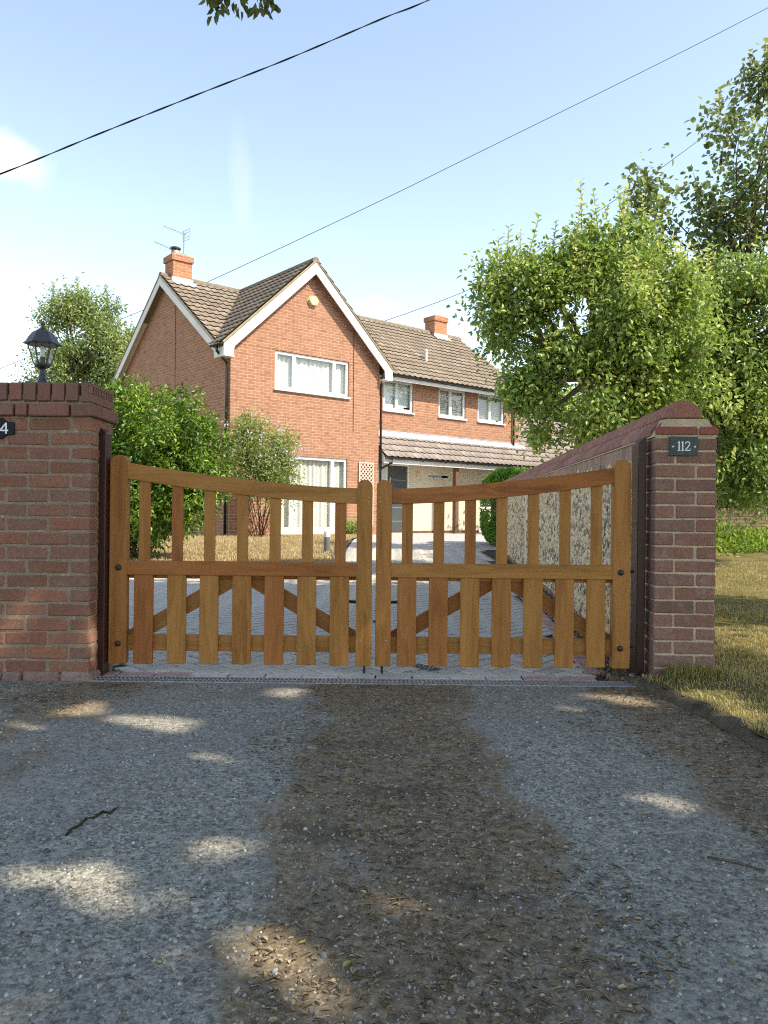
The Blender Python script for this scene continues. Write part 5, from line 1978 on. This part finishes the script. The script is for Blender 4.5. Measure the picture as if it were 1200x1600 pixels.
# thinner towards the right-hand lawn so that it is only banded with shade
thin = (gx > 1.75) & (gy > 3.3) & (np.sin(gy * 2.0 + gx * .5 - 1.0) < .62)
sel = ~thin
C = np.stack([gx + kx * h, gy + ky * h, h], 1)[sel]
p_, a_, u_, r_ = clump_leaves(C, 40, .30, .2, .9)
ok = np.ones(len(p_), bool)
sv = np.array(SUN)
e1 = unit(np.cross(sv, np.array([0, 0, 1.0])))
e2 = np.cross(sv, e1)
for (q, r) in spots:
    for f in (0.0, .085, .17):
        w = p_ + unit(a_) * f - np.array(q)
        t = w @ sv
        off = w - t[:, None] * sv
        d = np.linalg.norm(off, axis=1)
        an = np.arctan2(off @ e2, off @ e1)
        rr = r * (.82 + .20 * np.sin(2 * an + q[0] * 9) + .16 * np.sin(3 * an + q[1] * 13) + .10 * np.sin(5 * an + q[0] * 31))
        ok &= ~((d < rr + .008) & (t > 0))
# leave the camera's view clear: only the sprigs below hang into it
Yc = p_[:, 1]
inview = (Yc > .3) & (np.abs(p_[:, 0]) < .56 * Yc + .3) & (p_[:, 2] - .91 < .74 * Yc + .35)
ok &= ~inview
p_, a_, u_, r_ = p_[ok], a_[ok], u_[ok], r_[ok]
FT = np.array([7.2, -1.8, .03])
mp_ = empty('maple_tree', tuple(FT), label='overhanging maple whose leaf sprigs dip into the top of the picture', cat='tree')
LL, LW = .17 * RNG.uniform(.7, 1.15, len(p_)), .15 * RNG.uniform(.7, 1.15, len(p_))
sp_c = [at(340, 12, 4.4), at(352, -6, 4.45), at(372, -2, 4.4), at(402, 4, 4.5), at(418, -8, 4.5), at(330, -12, 4.4), at(385, -22, 4.5), at(411, 8, 4.5)]
SC = np.array([tuple(v) for v in sp_c])
sp, sa, su, sr = clump_leaves(SC, 11, .026, 1.3, .3)
link('crown', leaf_mesh('crown', np.concatenate([p_, sp]) - FT, np.concatenate([a_, sa]), np.concatenate([u_, su]),
                        np.concatenate([LL, np.full(len(sp), .062)]), np.concatenate([LW, np.full(len(sp), .036)]), M_leaf_maple, np.concatenate([r_, sr])), mp_)
m = MB()
m.tube([(0, 0, -.2), (0, .05, 1.5), (-.1, .1, 3.2), (-.2, .2, 4.6)], [.36, .30, .26, .20], 12)
fk = Vector((-.2, .2, 4.6))
out_of_view = [c for c in C if not (c[1] > .2 and abs(c[0]) < .6 * c[1] + .6 and c[2] < 1.5 + .8 * c[1])]
for i in RNG.choice(len(out_of_view), 60, replace=False):
    t = Vector(out_of_view[i] - FT)
    mid = fk.lerp(t, .5) + Vector((0, 0, .5 + random.random() * .4))
    path = [fk, fk.lerp(mid, .5) + Vector((0, 0, .3)), mid, t]
    clear = True                                     # limbs do not cross the gaps in the leaves
    for a, b in zip(path[:-1], path[1:]):
        for k in range(12):
            w = a.lerp(b, k / 12) + Vector(FT)
            for (q, r) in spots:
                e = w - q
                if (e - SUN * e.dot(SUN)).length < r + .05:
                    clear = False
    if clear:
        m.tube(path, [.09, .06, .035, .01], 6)
hub = Vector((-.4, 3.6, 5.0)) - Vector(FT)
m.tube([fk, fk.lerp(hub, .5) + Vector((0, 0, 1.0)), hub], [.08, .04, .014], 6)
for v in sp_c:
    t = Vector(v) - Vector(FT)
    m.tube([hub, hub.lerp(t, .6) + Vector((0, 0, .12)), t], [.010, .005, .002], 5)
m.build('trunk', M_bark, mp_, smooth=True)

# ------------------------------------------------------------------ loose chips, litter, twigs and leaves on the tarmac
def tar_z(x, y):
    return .006 * bumps(x, y, .8) * np.clip((4.0 - y) * 2, 0, 1)


def grit_mask(x, y):
    w = .16 * np.sin(y * 2.1 + 1.0) + .10 * np.sin(y * 5.3 + x * 3)
    return (np.abs(x + w - STRIP[0]) < STRIP[1]) | (x + w > 1.02) | ((x + w < -1.15) & (np.sin(y * 1.8) > -.2))


n = 15000
y = 1.0 + RNG.random(n) ** 1.45 * 3.0
x = (RNG.random(n) * 2 - 1) * (.56 * y + .15)
ok = x < kerb_x(y) - .05
x, y = x[ok], y[ok]
gm = grit_mask(x, y)
size = RNG.uniform(.0016, .0052, len(x)) * np.where(gm, .85, 1.0)
big = RNG.random(len(x)) < .015
size[big] *= 2.2
o = stones('stone_chips', np.stack([x, y, tar_z(x, y) + .001], 1), size, M_chip, .7, .35, rnd=np.clip(RNG.random(len(x)) ** 1.4, 0, 1))
tag(o, 'loose grey stone chips over the worn tarmac', 'stone chips', kind='stuff')

n = 20000
y = 1.0 + RNG.random(n) ** 1.1 * 3.04
x = (RNG.random(n) * 2 - 1) * (.56 * y + .15)
ok = (x < kerb_x(y) - .02) & (grit_mask(x, y) | (RNG.random(n) < .035))
x, y = x[ok], y[ok]
n = len(x)
ps = np.stack([x, y, tar_z(x, y) + .002 + RNG.random(n) * .003], 1)
ang = RNG.random(n) * 6.283
ax = np.stack([np.cos(ang), np.sin(ang), RNG.uniform(-.12, .25, n)], 1)
kind_ = RNG.random(n)
LL = np.where(kind_ < .6, RNG.uniform(.010, .036, n), RNG.uniform(.008, .022, n))
WW = np.where(kind_ < .6, RNG.uniform(.0012, .0028, n), RNG.uniform(.004, .011, n))
o = link('leaf_litter', leaf_mesh('leaf_litter', ps, ax, np.tile([[0, 0, 1.0]], (n, 1)) + rand_dirs(n) * .35, LL, WW, M_litter, RNG.random(n) ** 1.2))
tag(o, 'brown dry leaf and straw litter down the middle and edges of the tarmac', 'leaf litter', kind='stuff')


def twig(name, pts, r, mat, label, side_=3):
    P = [on_ground(px, py) + Vector((0, 0, r * .9 + tar_z(*on_ground(px, py).xy))) for px, py in pts]
    m = MB().tube(P, [r] * (len(P) - 1) + [r * .4], 6)
    for i in range(side_):
        j = random.randrange(len(P) - 1)
        a = P[j].lerp(P[j + 1], random.random())
        m.tube([a, a + Vector((random.uniform(-.03, .03), random.uniform(-.03, .03), .004))], [r * .5, r * .2], 5)
    return tag(m.build(name, mat, None), label, 'twig')


twig('mossy_twig', [(103, 1306), (113, 1296), (125, 1291), (134, 1281), (148, 1279), (160, 1270), (172, 1272), (186, 1262)], .0036, M_kerbmoss, 'dark mossy twig on the left of the tarmac', 9)
twig('dry_twig', [(694, 1467), (708, 1488), (722, 1508), (735, 1531)], .0042, M_twig, 'thin dry twig near the bottom right of the grit strip', 1)
twig('dry_twig', [(1105, 1343), (1150, 1352), (1196, 1365)], .0035, M_twig, 'thin twig on the tarmac at the right edge', 2)
twig('dry_twig', [(540, 1348), (562, 1351)], .0018, M_twig, 'pale straw-thin twig on the tarmac between wheel tracks', 0)
M_leaf_y = leaf_mat('yellow_leaf', [(0, (.36, .29, .05)), (1, (.42, .36, .10))], .2)
for (px, py, L, a, lb) in [(535, 1516, .030, .9, 'olive yellow fallen leaf at the edge of the bottom dapple'), (466, 1477, .018, .3, 'small yellow fallen leaf left of the grit strip'),
                           (254, 1502, .016, 1.6, 'small olive fallen leaf on the lower left tarmac'), (1150, 1512, .016, 2.2, 'yellowish fallen leaf on the lower right tarmac'),
                           (1022, 1256 + 18, .040, 3.3, 'pale dry fallen leaf beside the right-hand dapple'), (552, 1526, .026, 1.7, 'narrow brown fallen leaf beside the bottom dapple')]:
    p = on_ground(px, py)
    me = leaf_mesh('fallen_leaf', np.array([[0, 0, .004]]), np.array([[math.cos(a), math.sin(a), .15]]), np.array([[.1, .1, 1.0]]), np.array([L]), np.array([L * .42]),
                   M_leaf_y if 'yellow' in lb or 'olive' in lb else M_litter, np.array([.8]))
    tag(link('fallen_leaf', me, None, (p.x, p.y, float(tar_z(p.x, p.y)))), lb, 'leaf', 'fallen leaves on the tarmac')
